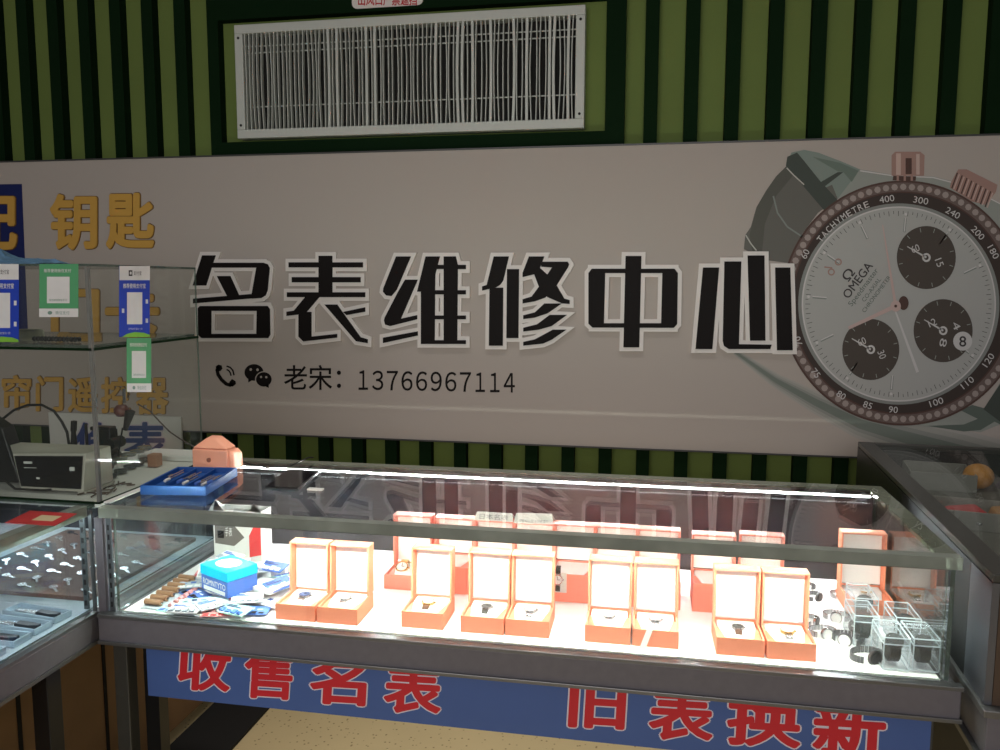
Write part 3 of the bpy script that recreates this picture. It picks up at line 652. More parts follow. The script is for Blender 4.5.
for lab, px, py, rz, m1, dm, sc in (
 ('steel bracelet watch nearest the front edge, left of the clear boxes', 866, 658, .5, sdark, dblack, 1.05), ('dark steel bracelet watch lying open behind the nearest loose one', 848, 641, -.5, sdark, dwhite, 1.0),
 ('thin bracelet watch by the rightmost front orange box, nearer the front', 822, 634, .3, silver, dwhite, .9), ('small bracelet watch just above the thin one, right of the orange boxes', 808, 622, 1.0, silver, dblack, .8),
 ('pale bracelet watch in the middle of the loose pieces', 836, 618, -.2, silver, dwhite, .85), ('thin bracelet watch behind the right orange box lid', 812, 598, .8, sdark, dblack, .8),
 ('bracelet watch in front of the lone orange box', 842, 597, .1, silver, dwhite, .85), ('dark watch close behind the rightmost orange lid', 806, 587, -.4, sdark, dblack, .7)):
    p = U(px, py, 2, z_); loose(lab, (p.x, p.y, z_), rz, m1, dm, sc)
# clear acrylic boxes with black watches on cuffs
def clear_box(label, loc, rz, strapm=blackleather, dm=dblack, w=.046, d=.085, h=.062, lab2='black watch'):
    t = thing('clear_watch_case', label, 'clear box', loc, rz, 'clear boxes at the right end'); th = .0018
    s = MB(); s.box(-w/2, w/2, 0, th, .004, h); s.box(-w/2, w/2, d-th, d, .004, h); s.box(-w/2, -w/2+th, th, d-th, .004, h); s.box(w/2-th, w/2, th, d-th, .004, h)
    s.build('walls', acrylic, t, local=True)
    s = MB(); s.box(-w/2, w/2, 0, d, h+.0002, h+.003); s.box(-w/2-.001, w/2+.001, -.001, -.0002, h-.010, h); s.build('lid', acrylic, t, .0008, local=True)
    s = MB(); s.box(-w/2, w/2, 0, d, 0, .0038); s.build('base', acrylic, t, local=True)
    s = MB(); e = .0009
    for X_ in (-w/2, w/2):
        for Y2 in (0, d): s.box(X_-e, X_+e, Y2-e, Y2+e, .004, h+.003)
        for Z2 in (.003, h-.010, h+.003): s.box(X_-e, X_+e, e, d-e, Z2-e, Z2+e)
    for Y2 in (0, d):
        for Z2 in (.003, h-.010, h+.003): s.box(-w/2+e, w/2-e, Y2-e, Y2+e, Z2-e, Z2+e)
    s.build('edge_glints', ac_glint, t, local=True)  # pale bars that paint in the highlights along the box edges
    c = thing('boxed_watch', lab2, 'watch', loc, rz, 'watches in the clear boxes')
    n = 20; yc, zc = d*.42, .031; pts = []
    for i in range(n+1):
        a = math.radians(95-300*i/n*1.0+0); wd = .0125-.004*min(1, i/8)
        a = math.radians(100+260*i/n)
        pts.append((yc+.029*math.cos(a), zc+.021*math.sin(a), yc+.032*math.cos(a), zc+.024*math.sin(a), wd))
    s = MB()
    for a, b in zip(pts, pts[1:]):
        s.hexa([(-a[4],a[0],a[1]),(a[4],a[0],a[1]),(b[4],b[0],b[1]),(-b[4],b[0],b[1])], [(-a[4],a[2],a[3]),(a[4],a[2],a[3]),(b[4],b[2],b[3]),(-b[4],b[2],b[3])])
    s.build('strap', strapm, c, local=True)
    cc = Vector((0, yc-.018, zc+.020)); nn = Vector((0,-.45,.89))
    s = MB(); s.cyl(cc-nn*.003, cc+nn*.005, .0165, n=24); s.build('case', dblack, c, local=True)
    s = MB(); s.cyl(cc+nn*.0051, cc+nn*.006, .0125, n=24); s.build('dial', dm, c, local=True)
    s = MB(); s.hexa([(-.009,.012,.0045),(.009,.012,.0045),(.009,.06,.0045),(-.009,.06,.0045)], [(-.007,yc-.012,.010),(.007,yc-.012,.010),(.007,yc+.012,.010),(-.007,yc+.012,.010)]); s.build('stand_foot', acrylic, t, local=True)
    return t
for lab, lab2, x, y, sc in (
 ('clear box at the front right corner against the end glass', 'black watch in the clear box at the front right corner', 1.712, .030, 1),
 ('clear box second from the end glass, in the front row', 'black watch in the second clear box of the front row', 1.658, .026, 1),
 ('clear box behind and left of the front pair', 'black strap watch in the clear box left of the front pair', 1.628, .125, 1),
 ('clear box in the second row against the end glass', 'black watch in the second-row clear box at the end glass', 1.708, .130, 1),
 ('clear box in the third row, left', 'watch in the left clear box of the third row', 1.652, .222, 1)):
    clear_box(lab, (x, y, DK+.0025), 0, lab2=lab2, dm=dblack if sc == 1 else dwhite)
# watch leaning by the left side of the lone box + dark object
p = U(832, 581, 2, z_); loose('black watch standing against the left side of the lone orange box', (p.x-.006, .215, z_), 1.2, blackleather, dblack, .8)

# ------------------------------------------------------------ left pile in the lit case
def slab(name, label, cat, cx, cy, z, w, d, h, rz, mats, tilt=0, grp=None, text=None):
    t = thing(name, label, cat, (cx, cy, z), rz, grp); t.rotation_euler = (tilt, 0, rz)
    MB().box(-w/2, w/2, -d/2, d/2, 0, h).build('body', mats[0], t, .001, local=True)
    if len(mats) > 1:
        s = MB(); s.box(-w/2+.003, w/2-.003, -d/2-.0006, -d/2-.0001, h*.25, h*.75); s.box(-w/2+.004, w/2-.004, -d/2+.004, d/2-.004, h+.0001, h+.0007); s.build('printed_panel', mats[1], t, local=True)
    return t
cyan = P('cyan_card', (.0,.45,.75,1), .5); bluecard = P('blue_card', S(70,110,190), .5); tissue = P('white_packaging', (.8,.8,.8,1), .6, bump=.3); pinkc = P('pink_card', S(222,150,150), .5); mint = P('mint_card', S(170,215,205), .5); greyb = P('grey_blister', S(170,180,190), .4); brass = P('battery_copper', (.5,.28,.16,1), .35, .6); redc = P('red_card', S(205,60,60), .5)
# cyan and blue carton
p = U(238, 590, 2, .73)
t = thing('battery_carton', 'cyan topped blue and white carton sitting on the pile of packs', 'carton', (.235, .125, DK+.0235), -.46)
t.scale = (1.2,1.15,1.15)
def prismbox(t, w, d, h, m, nm, z0=0): s = MB(); s.box(-w/2, w/2, -d/2, d/2, z0, z0+h); return s.build(nm, m, t, .0015, local=True)
prismbox(t, .085, .07, .032, bluecard, 'lower_part'); prismbox(t, .087, .072, .020, cyan, 'cyan_lid', .0325)
s = MB(); s.add([(.028*math.cos(a*PI/12), .024*math.sin(a*PI/12), .0536) for a in range(24)], [tuple(range(24))]); s.build('white_window', whitep, t, local=True)
s = MB(); put_text(s, 'PORNITVV'[:0] or 'ROMNTYTO', (-.036, -.026, .036, -.014), lambda u, v, d_: (u, -.0354-d_, -v), .01); s.build('lettering', whitep, t, local=True)
s = MB(); s.box(-.034, .034, -.0356, -.0352, .003, .011); s.build('white_strip', whitep, t, local=True)
# printed white carton standing at the back
t = thing('printed_carton', 'open white printed carton with red and grey artwork standing at the back left', 'carton', (.13, .36, DK+.002), 0)
s = MB(); w = .068; h = .135
s.box(-w, w, 0, .003, 0, h); s.box(-w, w, .055, .058, 0, h); s.box(-w, -w+.003, .003, .055, 0, h); s.box(w-.003, w, .003, .055, 0, h); s.box(-w+.003, w-.003, .003, .055, 0, .003)
s.build('carton_body', whitep, t, local=True)
s = MB(); s.hexa([(-w,-.0,h),(-w+.002,0,h),(-w+.002,.05,h),(-w,.05,h)], [(-w-.022,0,h-.016),(-w-.020,0,h-.016),(-w-.020,.05,h+.012),(-w-.022,.05,h+.012)])
s.add([(w-.002,0,h),(w,0,h),(w-.02,.0,h+.024),(w-.03,.0,h+.006),(w-.05,0,h+.002)], [(0,1,2,3,4),(4,3,2,1,0)]); s.add([(-w,0,h),(-w+.03,0,h),(-w+.008,.0,h+.026)], [(0,1,2),(2,1,0)]); s.build('flaps', whitep, t, local=True)
s = MB().use(redc); s.add([(w-.035,-.0006,.012),(w-.002,-.0006,.02),(w-.002,-.0006,.10),(w-.016,-.0006,.106),(w-.035,-.0006,.07)], [(0,1,2,3,4)]); s.box(-w+.03, w-.03, -.0012, -.0006, h-.032, h-.012)
s.use(P('carton_grey', S(110,104,100), .5)); s.add([(-w+.004,-.0008,.045),(-.01,-.0008,.04),(.02,-.0008,.065),(-.01,-.0008,.098),(-w+.004,-.0008,.105)], [(0,1,2,3,4)])
s.use(blackl); s.box(-w+.012, -w+.03, -.0016, -.001, .06, .08); s.box(-.02, .0, -.0016, -.001, .105, .112)
s.use(whitep); put_text(s, '手表', (-w+.034, -.09, -.014, -.066), lambda u, v, d_: (u, -.0018-d_, -v)); s.build('artwork', None, t, local=True)
# white tissue packs
for i, (cx, cy, z, w_, d_, h_, rz, lab, nm) in enumerate((
  (.175,.225,.004,.10,.055,.045,.25,'white box lying in front of the printed carton','white_box'),
  (.275,.235,.004,.07,.05,.038,-.3,'crumpled white packet right of the printed carton','white_packet'),
  (.325,.300,.004,.05,.035,.055,.5,'small upright white packet behind the first orange box','white_packet'),
  (.315,.150,.022,.085,.06,.010,-.35,'flat white packet leaning beside the cyan carton','white_packet'))):
    slab(nm, lab, 'packet', cx, cy, DK+z, w_, d_, h_, rz, (tissue,), .0)
# flat blister packs scattered
cols = [mint, greyb, pinkc, bluecard, tissue]
names = ['mint green', 'grey', 'pink', 'blue', 'white']
spots = [(.150,.040,.0),(.205,.030,-.2),(.262,.030,.3),(.330,.050,.15),(.345,.100,-.3),(.185,.065,.5),(.125,.160,.4),(.110,.255,.3),(.150,.120,-.5),(.275,.065,.7),(.095,.330,.2),(.225,.190,.2),(.285,.1,.0)]
where = ['second from the left at the front glass','below the cyan carton at the front glass','left of the first orange box by the glass','nearest the first orange box','beside the lid of the first orange box','partly over its neighbour below the cyan carton','left of the cyan carton','deep in the left corner pile','between the batteries and the cyan carton','propped in front of the cyan carton','farthest back along the left edge','under the white packets','right under the cyan carton']
for i, (x, y, rz) in enumerate(spots):
    k_ = i % 5; z = DK+.003+.0014*(i % 7)+.0002*i
    t = slab('blister_pack', '%s blister card %s' % (names[k_], where[i]), 'blister pack', x, y, z, .075, .045, .0012, rz, (cols[k_],), 0, 'blister packs piled at the left end')
    s = MB().use([bluecard, whitep, redc, blackl, greyb][k_])
    for a in range(4): s.box(-.033+a*.017, -.021+a*.017, -.018, -.006-.004*(a % 2), .0013, .0022)
    s.use([navy, bluecard, blackl, whitep, bluetx][k_])
    for a in range(3): s.box(-.03+a*.02, -.018+a*.02, .004, .007+.008*(a % 2), .0013, .0018)
    s.build('print', None, t, local=True)
more = [(.150,.200,.030,.3,4,.25),(.205,.175,.033,-.3,1,-.2),(.250,.200,.045,.5,4,.3),(.300,.215,.048,-.2,3,.2),(.335,.215,.03,.8,0,-.3),(.300,.085,.020,.35,4,.18),(.345,.155,.03,1.1,3,.3),(.165,.255,.05,-.4,4,.2),(.185,.020,.012,.1,4,.1),(.300,.030,.014,-.25,0,.12),(.235,.050,.016,.9,1,.15)]
mwh = ['lying over the white box','between cyan carton and white box','topmost on the white packets','leaning on the topmost white packet','beside the first orange lid, deep in the pile','over the pile right of the cyan carton','standing against the first orange lid','on the white box before the printed carton','topmost at the front glass, left','topmost at the front glass near the orange box','crosswise at the front glass below the cyan carton']
for i, (x, y, z, rz, k_, tl) in enumerate(more):
    t = slab('blister_pack', '%s blister card %s' % (names[k_], mwh[i]), 'blister pack', x, y, DK+z, .07, .042, .003, rz, (cols[k_],), tl, 'blister packs piled at the left end')
    s = MB().use([bluecard, whitep, redc, whitep, greyb][k_])
    for a in range(4): s.box(-.031+a*.016, -.020+a*.016, -.017, -.003-.004*(a % 2), .0031, .006)
    s.use([navy, bluecard, blackl, navy, bluecard][k_]); s.box(-.03, .01, .006, .010, .0031, .0036); s.box(-.03, -.005, .012, .015, .0031, .0036)
    s.build('print', None, t, local=True)
# copper batteries in a diagonal row on a strip
t = thing('battery_strip', 'long white blister strip under the row of copper batteries, left front corner', 'blister strip', (.105, .115, DK+.0025), .0)
MB().box(-.035, .05, -.09, .10, 0, .0015).build('card', greyb, t, local=True)
s = MB()
for i in range(9): s.cyl((.030, -.075+i*.019, .005), (.030, -.064+i*.019, .005), .006, n=10)
s.build('red_cells', pinkc, t, local=True)
base_b = None
for i in range(7):
    lab = 'copper coloured battery, %s in the diagonal row at the left corner' % ['nearest the front glass','second from the front','third from the front','fourth from the front','fifth from the front','sixth from the front','farthest from the front'][i]
    if base_b is None:
        base_b = thing('battery', lab, 'battery', (0,0,0), 0, 'copper batteries')
        MB().cyl((-.022,0,.007), (.020,0,.007), .0065, n=14).build('body', brass, base_b, local=True); MB().cyl((.020,0,.007), (.0235,0,.007), .003, n=10).build('tip', steel, base_b, local=True)
        b = base_b
    else: b = copy_tree(base_b); b['label'] = lab
    b.location = (.092-.002*i, .045+i*.026, DK+.0045); b.rotation_euler = (0,0,-.08)
# shadowy bracelet at left of the case
for i, (px, py, lab) in enumerate(((497,541,'thin steel chain lying near the back panel behind the second orange box'),)):
    pass
p = U(372, 541, 2, DK+.003)
tag(MB().tube([(p.x-.02, .47, DK+.006), (p.x, .465, DK+.009), (p.x+.015, .475, DK+.014), (p.x+.035, .46, DK+.006)], .003).build('silver_chain', steel), 'short silver chain near the back panel behind the second orange box', 'chain')

# ------------------------------------------------------------ on the glass tops
# blue plastic tray with tools
bp = P('blue_plastic', S(18,78,150), .5)
t = thing('tool_tray', 'blue plastic tray of small tools on the glass at the left back corner', 'tray', (.092, .215, .9512), .13); w, d = .078, .098; h = .022
s = MB(); s.box(-w, w, -d, -d+.006, 0, h); s.box(-w, w, d-.006, d, 0, h); s.box(-w, -w+.006, -d+.006, d-.006, 0, h); s.box(w-.006, w, -d+.006, d-.006, 0, h); s.box(-w+.006, w-.006, -d+.006, d-.006, 0, .008)
for x in (-.03, .02): s.box(x, x+.003, -d+.006, d-.006, .008, h-.003)
s.build('tray', bp, t, .001, local=True)
for i in range(9):
    x = [-.06,-.05,-.015,-.005,.005,.035,.045,.055,.06][i]; y = random.uniform(-.05, .03); L_ = random.uniform(.04, .07)
    q_ = thing('screwdriver', 'small steel screwdriver in the blue tray', 'tool', (.092, .215, .9512), .13, 'small tools in the blue tray')
    MB().cyl((x, y, .016), (x+.004, y+L_, .0165), .0018, n=8).build('shaft', steel, q_, local=True); MB().cyl((x-.001, y-.022, .016), (x, y, .016), .0038, n=10).build('handle', [steel, whitep, bluecard][i % 3], q_, local=True)
# peach pouch
peach = P('peach_plastic', S(255,178,145), .45, var=.08, bump=.2)
t = thing('peach_pouch', 'peach orange pouch with a peaked top behind the blue tray', 'pouch', (.057, .40, .9512), -.02)
sil = [(-.052,0),(.050,0),(.054,.006),(.050,.058),(.012,.090),(-.012,.090),(-.052,.062)]
s = MB(); s.prism([(x, -.035, z) for x, z in [(-.052,.0),(.050,.0),(.050,.056),(-.052,.056)]], (0, .05, 0))
s.hexa([(-.052,-.035,.057),(.050,-.035,.057),(.050,.015,.057),(-.052,.015,.057)], [(-.016,-.018,.084),(.008,-.018,.084),(.012,.010,.086),(-.018,.010,.086)])
s.build('body', peach, t, .004, local=True)
s = MB(); s.hexa([(.0512,-.03,.0),(.062,-.02,.0),(.066,.02,.0),(.0512,.02,.0)], [(.0512,-.03,.056),(.060,-.02,.050),(.064,.02,.040),(.0512,.02,.054)]); s.build('side_fold', peach, t, .004, local=True)
s = MB(); s.cyl((-.002,-.0385,.028), (-.002,-.0355,.028), .006, n=14); s.build('snap', P('snap_brown', S(150,90,70), .5), t, local=True)
# phone on the glass
q4 = [U(x, y, 2, .951) for x, y in ((265,490),(298,491.5),(320,473),(287,471.5))]
c = sum(q4, Vector())/4
t = thing('black_phone', 'black phone lying on the glass top right of the peach pouch', 'phone', (c.x, c.y, .9506), 0)
s = MB().hexa([(p.x-c.x, p.y-c.y, 0) for p in q4], [(p.x-c.x, p.y-c.y, .008) for p in q4]); s.build('body', black, t, .002, local=True)
s = MB().hexa([((p.x-c.x)*.93, (p.y-c.y)*.95, .0081) for p in q4], [((p.x-c.x)*.93, (p.y-c.y)*.95, .0086) for p in q4]); s.build('screen', P('phone_screen', S(30,28,32), .08), t, local=True)
p = U(316, 490, 2, .951)
tag(MB().box(p.x-.02, p.x+.018, p.y-.008, p.y+.008, .9508, .955).build('white_clip', whitep, None, .001), 'small white clip lying beside the black phone on the glass', 'clip')
# black cable on the glass from the key machine past the pouch
pts = [U(x, y, 2, .955) for x, y in ((128,497),(160,482),(190,466))]+[Vector((.0,.47,.958)), Vector((.10,.47,.957)), Vector((.2,.40,.956)), Vector((.24,.44,.958)), Vector((.245,.50,.97))]
tag(MB().tube([Vector((.005,.3,.9565)), Vector((.0,.38,.957)), Vector((-.01,.475,.957)), Vector((.06,.485,.957)), Vector((.12,.44,.957)), Vector((.20,.40,.956)), Vector((.25,.43,.957)), Vector((.27,.505,.965)), Vector((.272,.53,.96))], .002).build('black_wire', blackr), 'thin black wire running round the peach pouch along the rear of the glass', 'wire')

# ------------------------------------------------------------ stickers on the upper case
skg = P('sticker_green', S(84,160,108), .5); skw = P('sticker_white', S(225,222,218), .5); skb = P('sticker_blue', S(28,62,178), .5); lime = P('sticker_lime', S(130,190,60), .5)
def sticker(label, c0, c1, mapf, kind, nrm):
    """c0 c1 photo box on plane given by mapf(u,v,depth)"""
    x0, y0 = c0; x1, y1 = c1; W_ = x1-x0; H_ = y1-y0
    o = Vector(mapf(x0, y1, 0)); t = thing('payment_sticker', label, 'sticker', o)
    def quad(mb, a, b, c_, d_, dep): 
        p_ = [Vector(mapf(u, v, dep)) for u, v in ((x0+a*W_, y0+d_*H_), (x0+b*W_, y0+d_*H_), (x0+b*W_, y0+c_*H_), (x0+a*W_, y0+c_*H_))]; mb.add(p_, [(0,1,2,3)])
    base = MB(); p_ = [Vector(mapf(u, v, .0006)) for u, v in ((x0,y1),(x1,y1),(x1,y0),(x0,y0))]; base.use(skg if kind == 'green' else skb); base.prism(p_, Vector(nrm)*-.0005)
    base.build('sheet', None, t)
    s = MB().use(skw)
    if kind == 'green':
        quad(s, 0, 1, .84, 1, .0011); quad(s, .2, .78, .24, .74, .0011)
        s.use(P('sticker_grey_print', S(120,150,135), .5)); put_text(s, '微信支付', (x0+.42*W_, y0+.885*H_, x0+.78*W_, y0+.955*H_), lambda u, v, d_: mapf(u, v, .0015+d_))
        put_text(s, '推荐使用微信支付', (x0+.26*W_, y0+.66*H_, x0+.72*W_, y0+.70*H_), lambda u, v, d_: mapf(u, v, .0015+d_))
        pe = [mapf(x0+.28*W_+W_*.06*math.cos(a*PI/6), y0+.92*H_+H_*.035*math.sin(a*PI/6), .0015) for a in range(12)]; s.add(pe, [tuple(range(12))])
        s.use(skw); put_text(s, '推荐使用微信支付', (x0+.12*W_, y0+.09*H_, x0+.82*W_, y0+.16*H_), lambda u, v, d_: mapf(u, v, .0011+d_), .01)
    else:
        quad(s, 0, 1, 0, .2, .0011); quad(s, .25, .75, .37, .82, .0011)
        for a, b in ((.08,.60),(.86,.47),(.86,.74)): quad(s, a, a+.08, b, b+.06, .0011)
        s.use(blackl); quad(s, .30, .42, .06, .14, .0015); put_text(s, '支付宝', (x0+.46*W_, y0+.07*H_, x0+.72*W_, y0+.13*H_), lambda u, v, d_: mapf(u, v, .0015+d_))
        s.use(skw); quad(s, .33, .39, .08, .12, .0018)
        put_text(s, '推荐使用支付宝', (x0+.12*W_, y0+.245*H_, x0+.86*W_, y0+.315*H_), lambda u, v, d_: mapf(u, v, .0011+d_), .015)
        put_text(s, '打开支付宝扫一扫', (x0+.3*W_, y0+.87*H_, x0+.75*W_, y0+.90*H_), lambda u, v, d_: mapf(u, v, .0011+d_))
        s.use(lime); p_ = [mapf(x0+u*W_, y0+v*H_, .0014) for u, v in ((.08,1.0),(1,1.0),(1,.97),(.8,.94),(.5,.93),(.25,.955))]; s.add(p_, [tuple(range(6))])
    s.build('print', None, t)
def MF(y): return lambda u, v, d: (lambda p: (p.x, y-d, p.z))(U(u, v, 1, y))
def MR(x): return lambda u, v, d: (lambda p: (x+d, p.y, p.z))(U(u, v, 0, x))
sticker('green payment sticker with white square on the front pane of the upper glass case', (39.5,264), (78.5,317), MF(UY0), 'green', (0,-1,0))
sticker('blue payment sticker with white header at the far left edge of the upper case', (-15,264), (19,342), MF(UY0), 'blue', (0,-1,0))
sticker('blue payment sticker with white header on the right end pane of the upper case', (119,266), (149.5,337), MR(UX1+.0005), 'blue', (1,0,0))
sticker('green payment sticker low on the right end pane, directly below the blue one', (126.5,338), (151,392), MR(UX1+.0012), 'green', (1,0,0))
# red card on the left counter glass
t = thing('red_card', 'red card with pale square lying on the left counter glass', 'card', (-.055, -.095, .9512), .0)
rp = [U(x, y, 2, .9512) for x, y in ((5,523),(55,526),(77,514),(30,511))]; c = Vector((-.055,-.095,.9512))
s = MB().use(redc); s.hexa([(p.x-c.x, p.y-c.y, 0) for p in rp], [(p.x-c.x, p.y-c.y, .001) for p in rp]); s.use(P('card_cream', S(225,205,160), .5))
m_ = sum(rp, Vector())/4; sq = [m_+(p-m_)*.42+Vector((.012,.0,0)) for p in rp]; s.hexa([(p.x-c.x, p.y-c.y, .0011) for p in sq], [(p.x-c.x, p.y-c.y, .0014) for p in sq]); s.build('card', None, t, local=True)

# ------------------------------------------------------------ inside / behind the upper case
beige = P('machine_beige', S(188,184,172), .45); 
t = thing('key_machine', 'beige bench machine with slanted black front panel inside the upper glass case', 'machine', (-.22, .18, .9505))
fr = lambda x, y: U(x, y, 1, .14)
a = U(17,452,1,.12); b = U(90,452,1,.12); c1_ = U(30,488,1,.16); c2_ = U(88,490,1,.16); ta = U(25,441,1,.20); tb = U(93,441,1,.20)
z0 = .9505
P1 = [Vector((a.x+.035,.085,z0+.006)), Vector((b.x+.003,.085,z0+.006)), Vector((b.x+.003,.195,z0+.006)), Vector((a.x+.035,.195,z0+.006))]
P2 = [Vector((a.x,.105,a.z)), Vector((b.x,.105,b.z)), Vector((b.x,.195,b.z)), Vector((a.x,.195,a.z))]
P3 = [Vector((ta.x,.15,ta.z)), Vector((tb.x-.01,.15,ta.z)), Vector((tb.x-.01,.185,ta.z)), Vector((ta.x,.185,ta.z))]
s = MB(); s.hexa(P1, P2); s.hexa([p+Vector((0,0,.0005)) for p in P2], P3); s.build('housing', beige, t, .002)
n_ = Vector((0,-.003,0)); lerp = lambda u, v: (P1[0].lerp(P1[1], u)).lerp(P2[0].lerp(P2[1], u), v)
s = MB(); s.prism([lerp(.03,.08)+n_, lerp(.97,.08)+n_, lerp(.97,.93)+n_, lerp(.03,.93)+n_], (0,.0025,0)); s.build('black_panel', P('gloss_black', S(16,16,18), .12), t)
s = MB().use(whitep)
for (u, v, du, dv) in ((.15,.72,.12,.06),(.14,.6,.18,.015),(.8,.55,.07,.10),(.3,.3,.05,.05)):
    s.prism([lerp(u,v)+n_*1.3, lerp(u+du,v)+n_*1.3, lerp(u+du,v+dv)+n_*1.3, lerp(u,v+dv)+n_*1.3], (0,.0008,0))
s.build('panel_marks', P('panel_mark_grey', S(110,112,115), .4), t)
s = MB()
for u in (.02, .95): 
    p = lerp(u, 0); s.box(p.x-.01, p.x+.012, .09, .195, z0, z0+.0055)
s.build('feet', beige, t, .001)
# black monitor edge at far left
t = thing('black_terminal', 'black terminal leaning at the far left edge inside the upper case', 'terminal', (-.40, .2, .9505))
A1 = [U(x, y, 1, .14) for x, y in ((-40,488),(20,483),(2,428),(-40,400))]
s = MB().prism([(p.x, .14, max(p.z, .9512)) for p in A1], (0, .04, 0)); s.build('body', black, t, .003)
# cable loop
pts = [(0,421),(14,410),(28,405),(42,405),(54,411),(62,422),(67,432),(69,444)]
cb = [U(x, y, 1, .33) for x, y in pts]
tag(MB().tube([Vector((p.x, .33, p.z)) for p in [U(-25,452,1,.33), U(-12,435,1,.33)]+cb]+[Vector((cb[-1].x, .34, .97))], .0035).build('cable_loop', blackr), 'thick black cable arching up behind the beige machine', 'cable')
c2 = [U(x, y, 1, .10) for x, y in ((0,477),(10,479),(20,488),(34,493),(48,492),(56,488))]
tag(MB().tube([Vector((p.x, .085, max(p.z, .9555))) for p in c2], .0028).build('cable_loop', blackr), 'black cable sagging in front of the beige machine at the left', 'cable')
# steel/black key cutter behind
t = thing('key_cutter', 'black key cutting head with knob and lever right behind the beige machine', 'tool', (-.16, .42, .9505))
Y_ = .40; pz = lambda x, y: U(x, y, 1, Y_)
s = MB(); p = pz(98,449); q_ = pz(117,430)
s.box(pz(84,438).x, pz(112,438).x, Y_, Y_+.04, .9512, .975); s.box(pz(96,438).x, pz(110,438).x, Y_, Y_+.035, .9755, pz(98,430).z); s.box(pz(90,438).x, pz(110,438).x, Y_, Y_+.03, pz(98,431).z, pz(98,427).z)
s.build('cutter_body', black, t, .003)
kc = pz(114,443); s = MB(); s.cyl((kc.x, Y_-.02, kc.z), (kc.x, Y_+.03, kc.z), .016, n=20); s.build('knob', blackr, t)
k2 = pz(84,436); s = MB(); s.cyl((k2.x, Y_+.01, .9512), (k2.x, Y_+.01, pz(98,425).z), .004, n=10); s.cyl((pz(73,438).x, Y_, .9512), (pz(74,438).x, Y_, pz(98,432).z), .012, .006, n=12); s.cyl((pz(74,438).x, Y_, pz(98,432).z), (pz(75,438).x, Y_, pz(98,422).z), .008, n=12); s.build('lever', blackr, t)
# small clear jars in a row + wooden block
jar = None; jw = ['nearest the viewer','second from the viewer','third from the viewer','fourth from the viewer','fifth, beside the wooden block']
for i, (px, py) in enumerate(((121,479),(131,474),(140,469.5),(148,466),(155,462))):
    p = U(px, py, 2, .9505)
    lb = 'small clear lidded jar in the row behind the glass, '+jw[i]
    if jar is None:
        jar = thing('glass_jar', lb, 'jar', (0,0,0), 0, 'small clear jars')
        s = MB(); s.lathe([(.0001,0),(.014,0),(.015,.003),(.015,.024),(.0125,.027)], n=20); s.build('jar', acrylic, jar, local=True)
        MB().lathe([(.0001,.0275),(.014,.0275),(.014,.033),(.0001,.033)], n=20).build('lid', GLASS('jar_lid', (.6,.62,.6,1), .4, S(150,155,150)), jar, local=True)
        MB().lathe([(.0001,.002),(.012,.002),(.012,.008),(.0001,.009)], n=16).build('contents', P('jar_parts', S(60,62,60), .5, var=.5, scale=300), jar, local=True); j = jar
    else: j = copy_tree(jar); j['label'] = lb
    j.location = (p.x-.03, p.y, .9505); j.scale = (1.3,1.3,1.3)
p = U(167, 467, 2, .9505); tag(MB().box(p.x-.05, p.x-.022, p.y-.012, p.y+.015, .9505, .985).build('wooden_block', P('block_wood', S(165,125,100), .6), None, .002), 'small reddish wooden block standing at the end of the jar row', 'block')
# dark tray of odds with the jars
p = U(100, 487, 2, .95)
s = MB()
for i in range(26):
    x = random.uniform(-.13, -.045); y = random.uniform(.07, .2); a = random.uniform(0, PI); l_ = random.uniform(.006, .014)
    s.cyl((x-l_*math.cos(a), y-l_*math.sin(a), .953), (x+l_*math.cos(a), y+l_*math.sin(a), .9535), .002, n=6)
o = tag(s.build('scattered_screws', P('dull_brass_bits', S(90,76,66), .5, .4)), 'loose tiny screws and bits scattered on the worktop right of the beige machine', 'small parts'); o['kind'] = 'stuff'
# white drawer unit behind
t = thing('paper_stack', 'low white carton lying on the worktop behind the beige machine', 'carton', (-.10, .36, .9505))
MB().box(-.215, -.045, .45, .535, .9505, .966).build('body', whitep, t, .003)
# hanging red connector with black lead
t = thing('hanging_plug', 'dark red plug with metal prong hanging by a thin wire inside the upper case', 'plug', (-.05, .30, 1.05))
Y_ = .33; g_ = lambda x, y: U(x, y, 1, Y_)
s = MB(); kx = g_(125,411); s.lathe([(.0001,-.016),(.012,-.014),(.019,-.004),(.019,.006),(.012,.015),(.0001,.017)], (kx.x-.01, Y_, kx.z), 20); s.build('plug_body', P('maroon_plastic', S(92,48,44), .4), t)
s = MB(); p1_ = g_(132,411); p2_ = g_(128,430); s.cyl((p1_.x-.005, Y_, p1_.z), (p2_.x-.008, Y_, p2_.z), .013, .006, n=14); s.build('plug_tail', black, t)
s = MB(); s.box(g_(131,396).x-.012, g_(131,396).x-.004, Y_-.018, Y_-.0145, g_(131,402).z, g_(131,388).z); s.build('prong', steel, t)
s = MB(); s.tube([Vector((g_(x,y).x-.01, Y_, g_(x,y).z)) for x, y in ((126,428),(124,440),(122,455),(116,468),(105,476))], .0022); s.build('lead', blackr, t)
s = MB(); s.tube([Vector((g_(x,y).x-.01, Y_, g_(x,y).z)) for x, y in ((131,398),(133,385),(134,370),(134,353))], .0015); s.build('hanging_wire', blackr, t)
tag(MB().tube([Vector((U(x,y,1,.62).x, .62, U(x,y,1,.62).z)) for x, y in ((138,404),(150,411),(160,422),(170,432),(182,440),(196,448),(204,454))], .0022).build('brown_wire', P('wire_brown', S(70,56,48), .5)), 'thin brown wire slanting down to the peach pouch behind the case', 'wire')
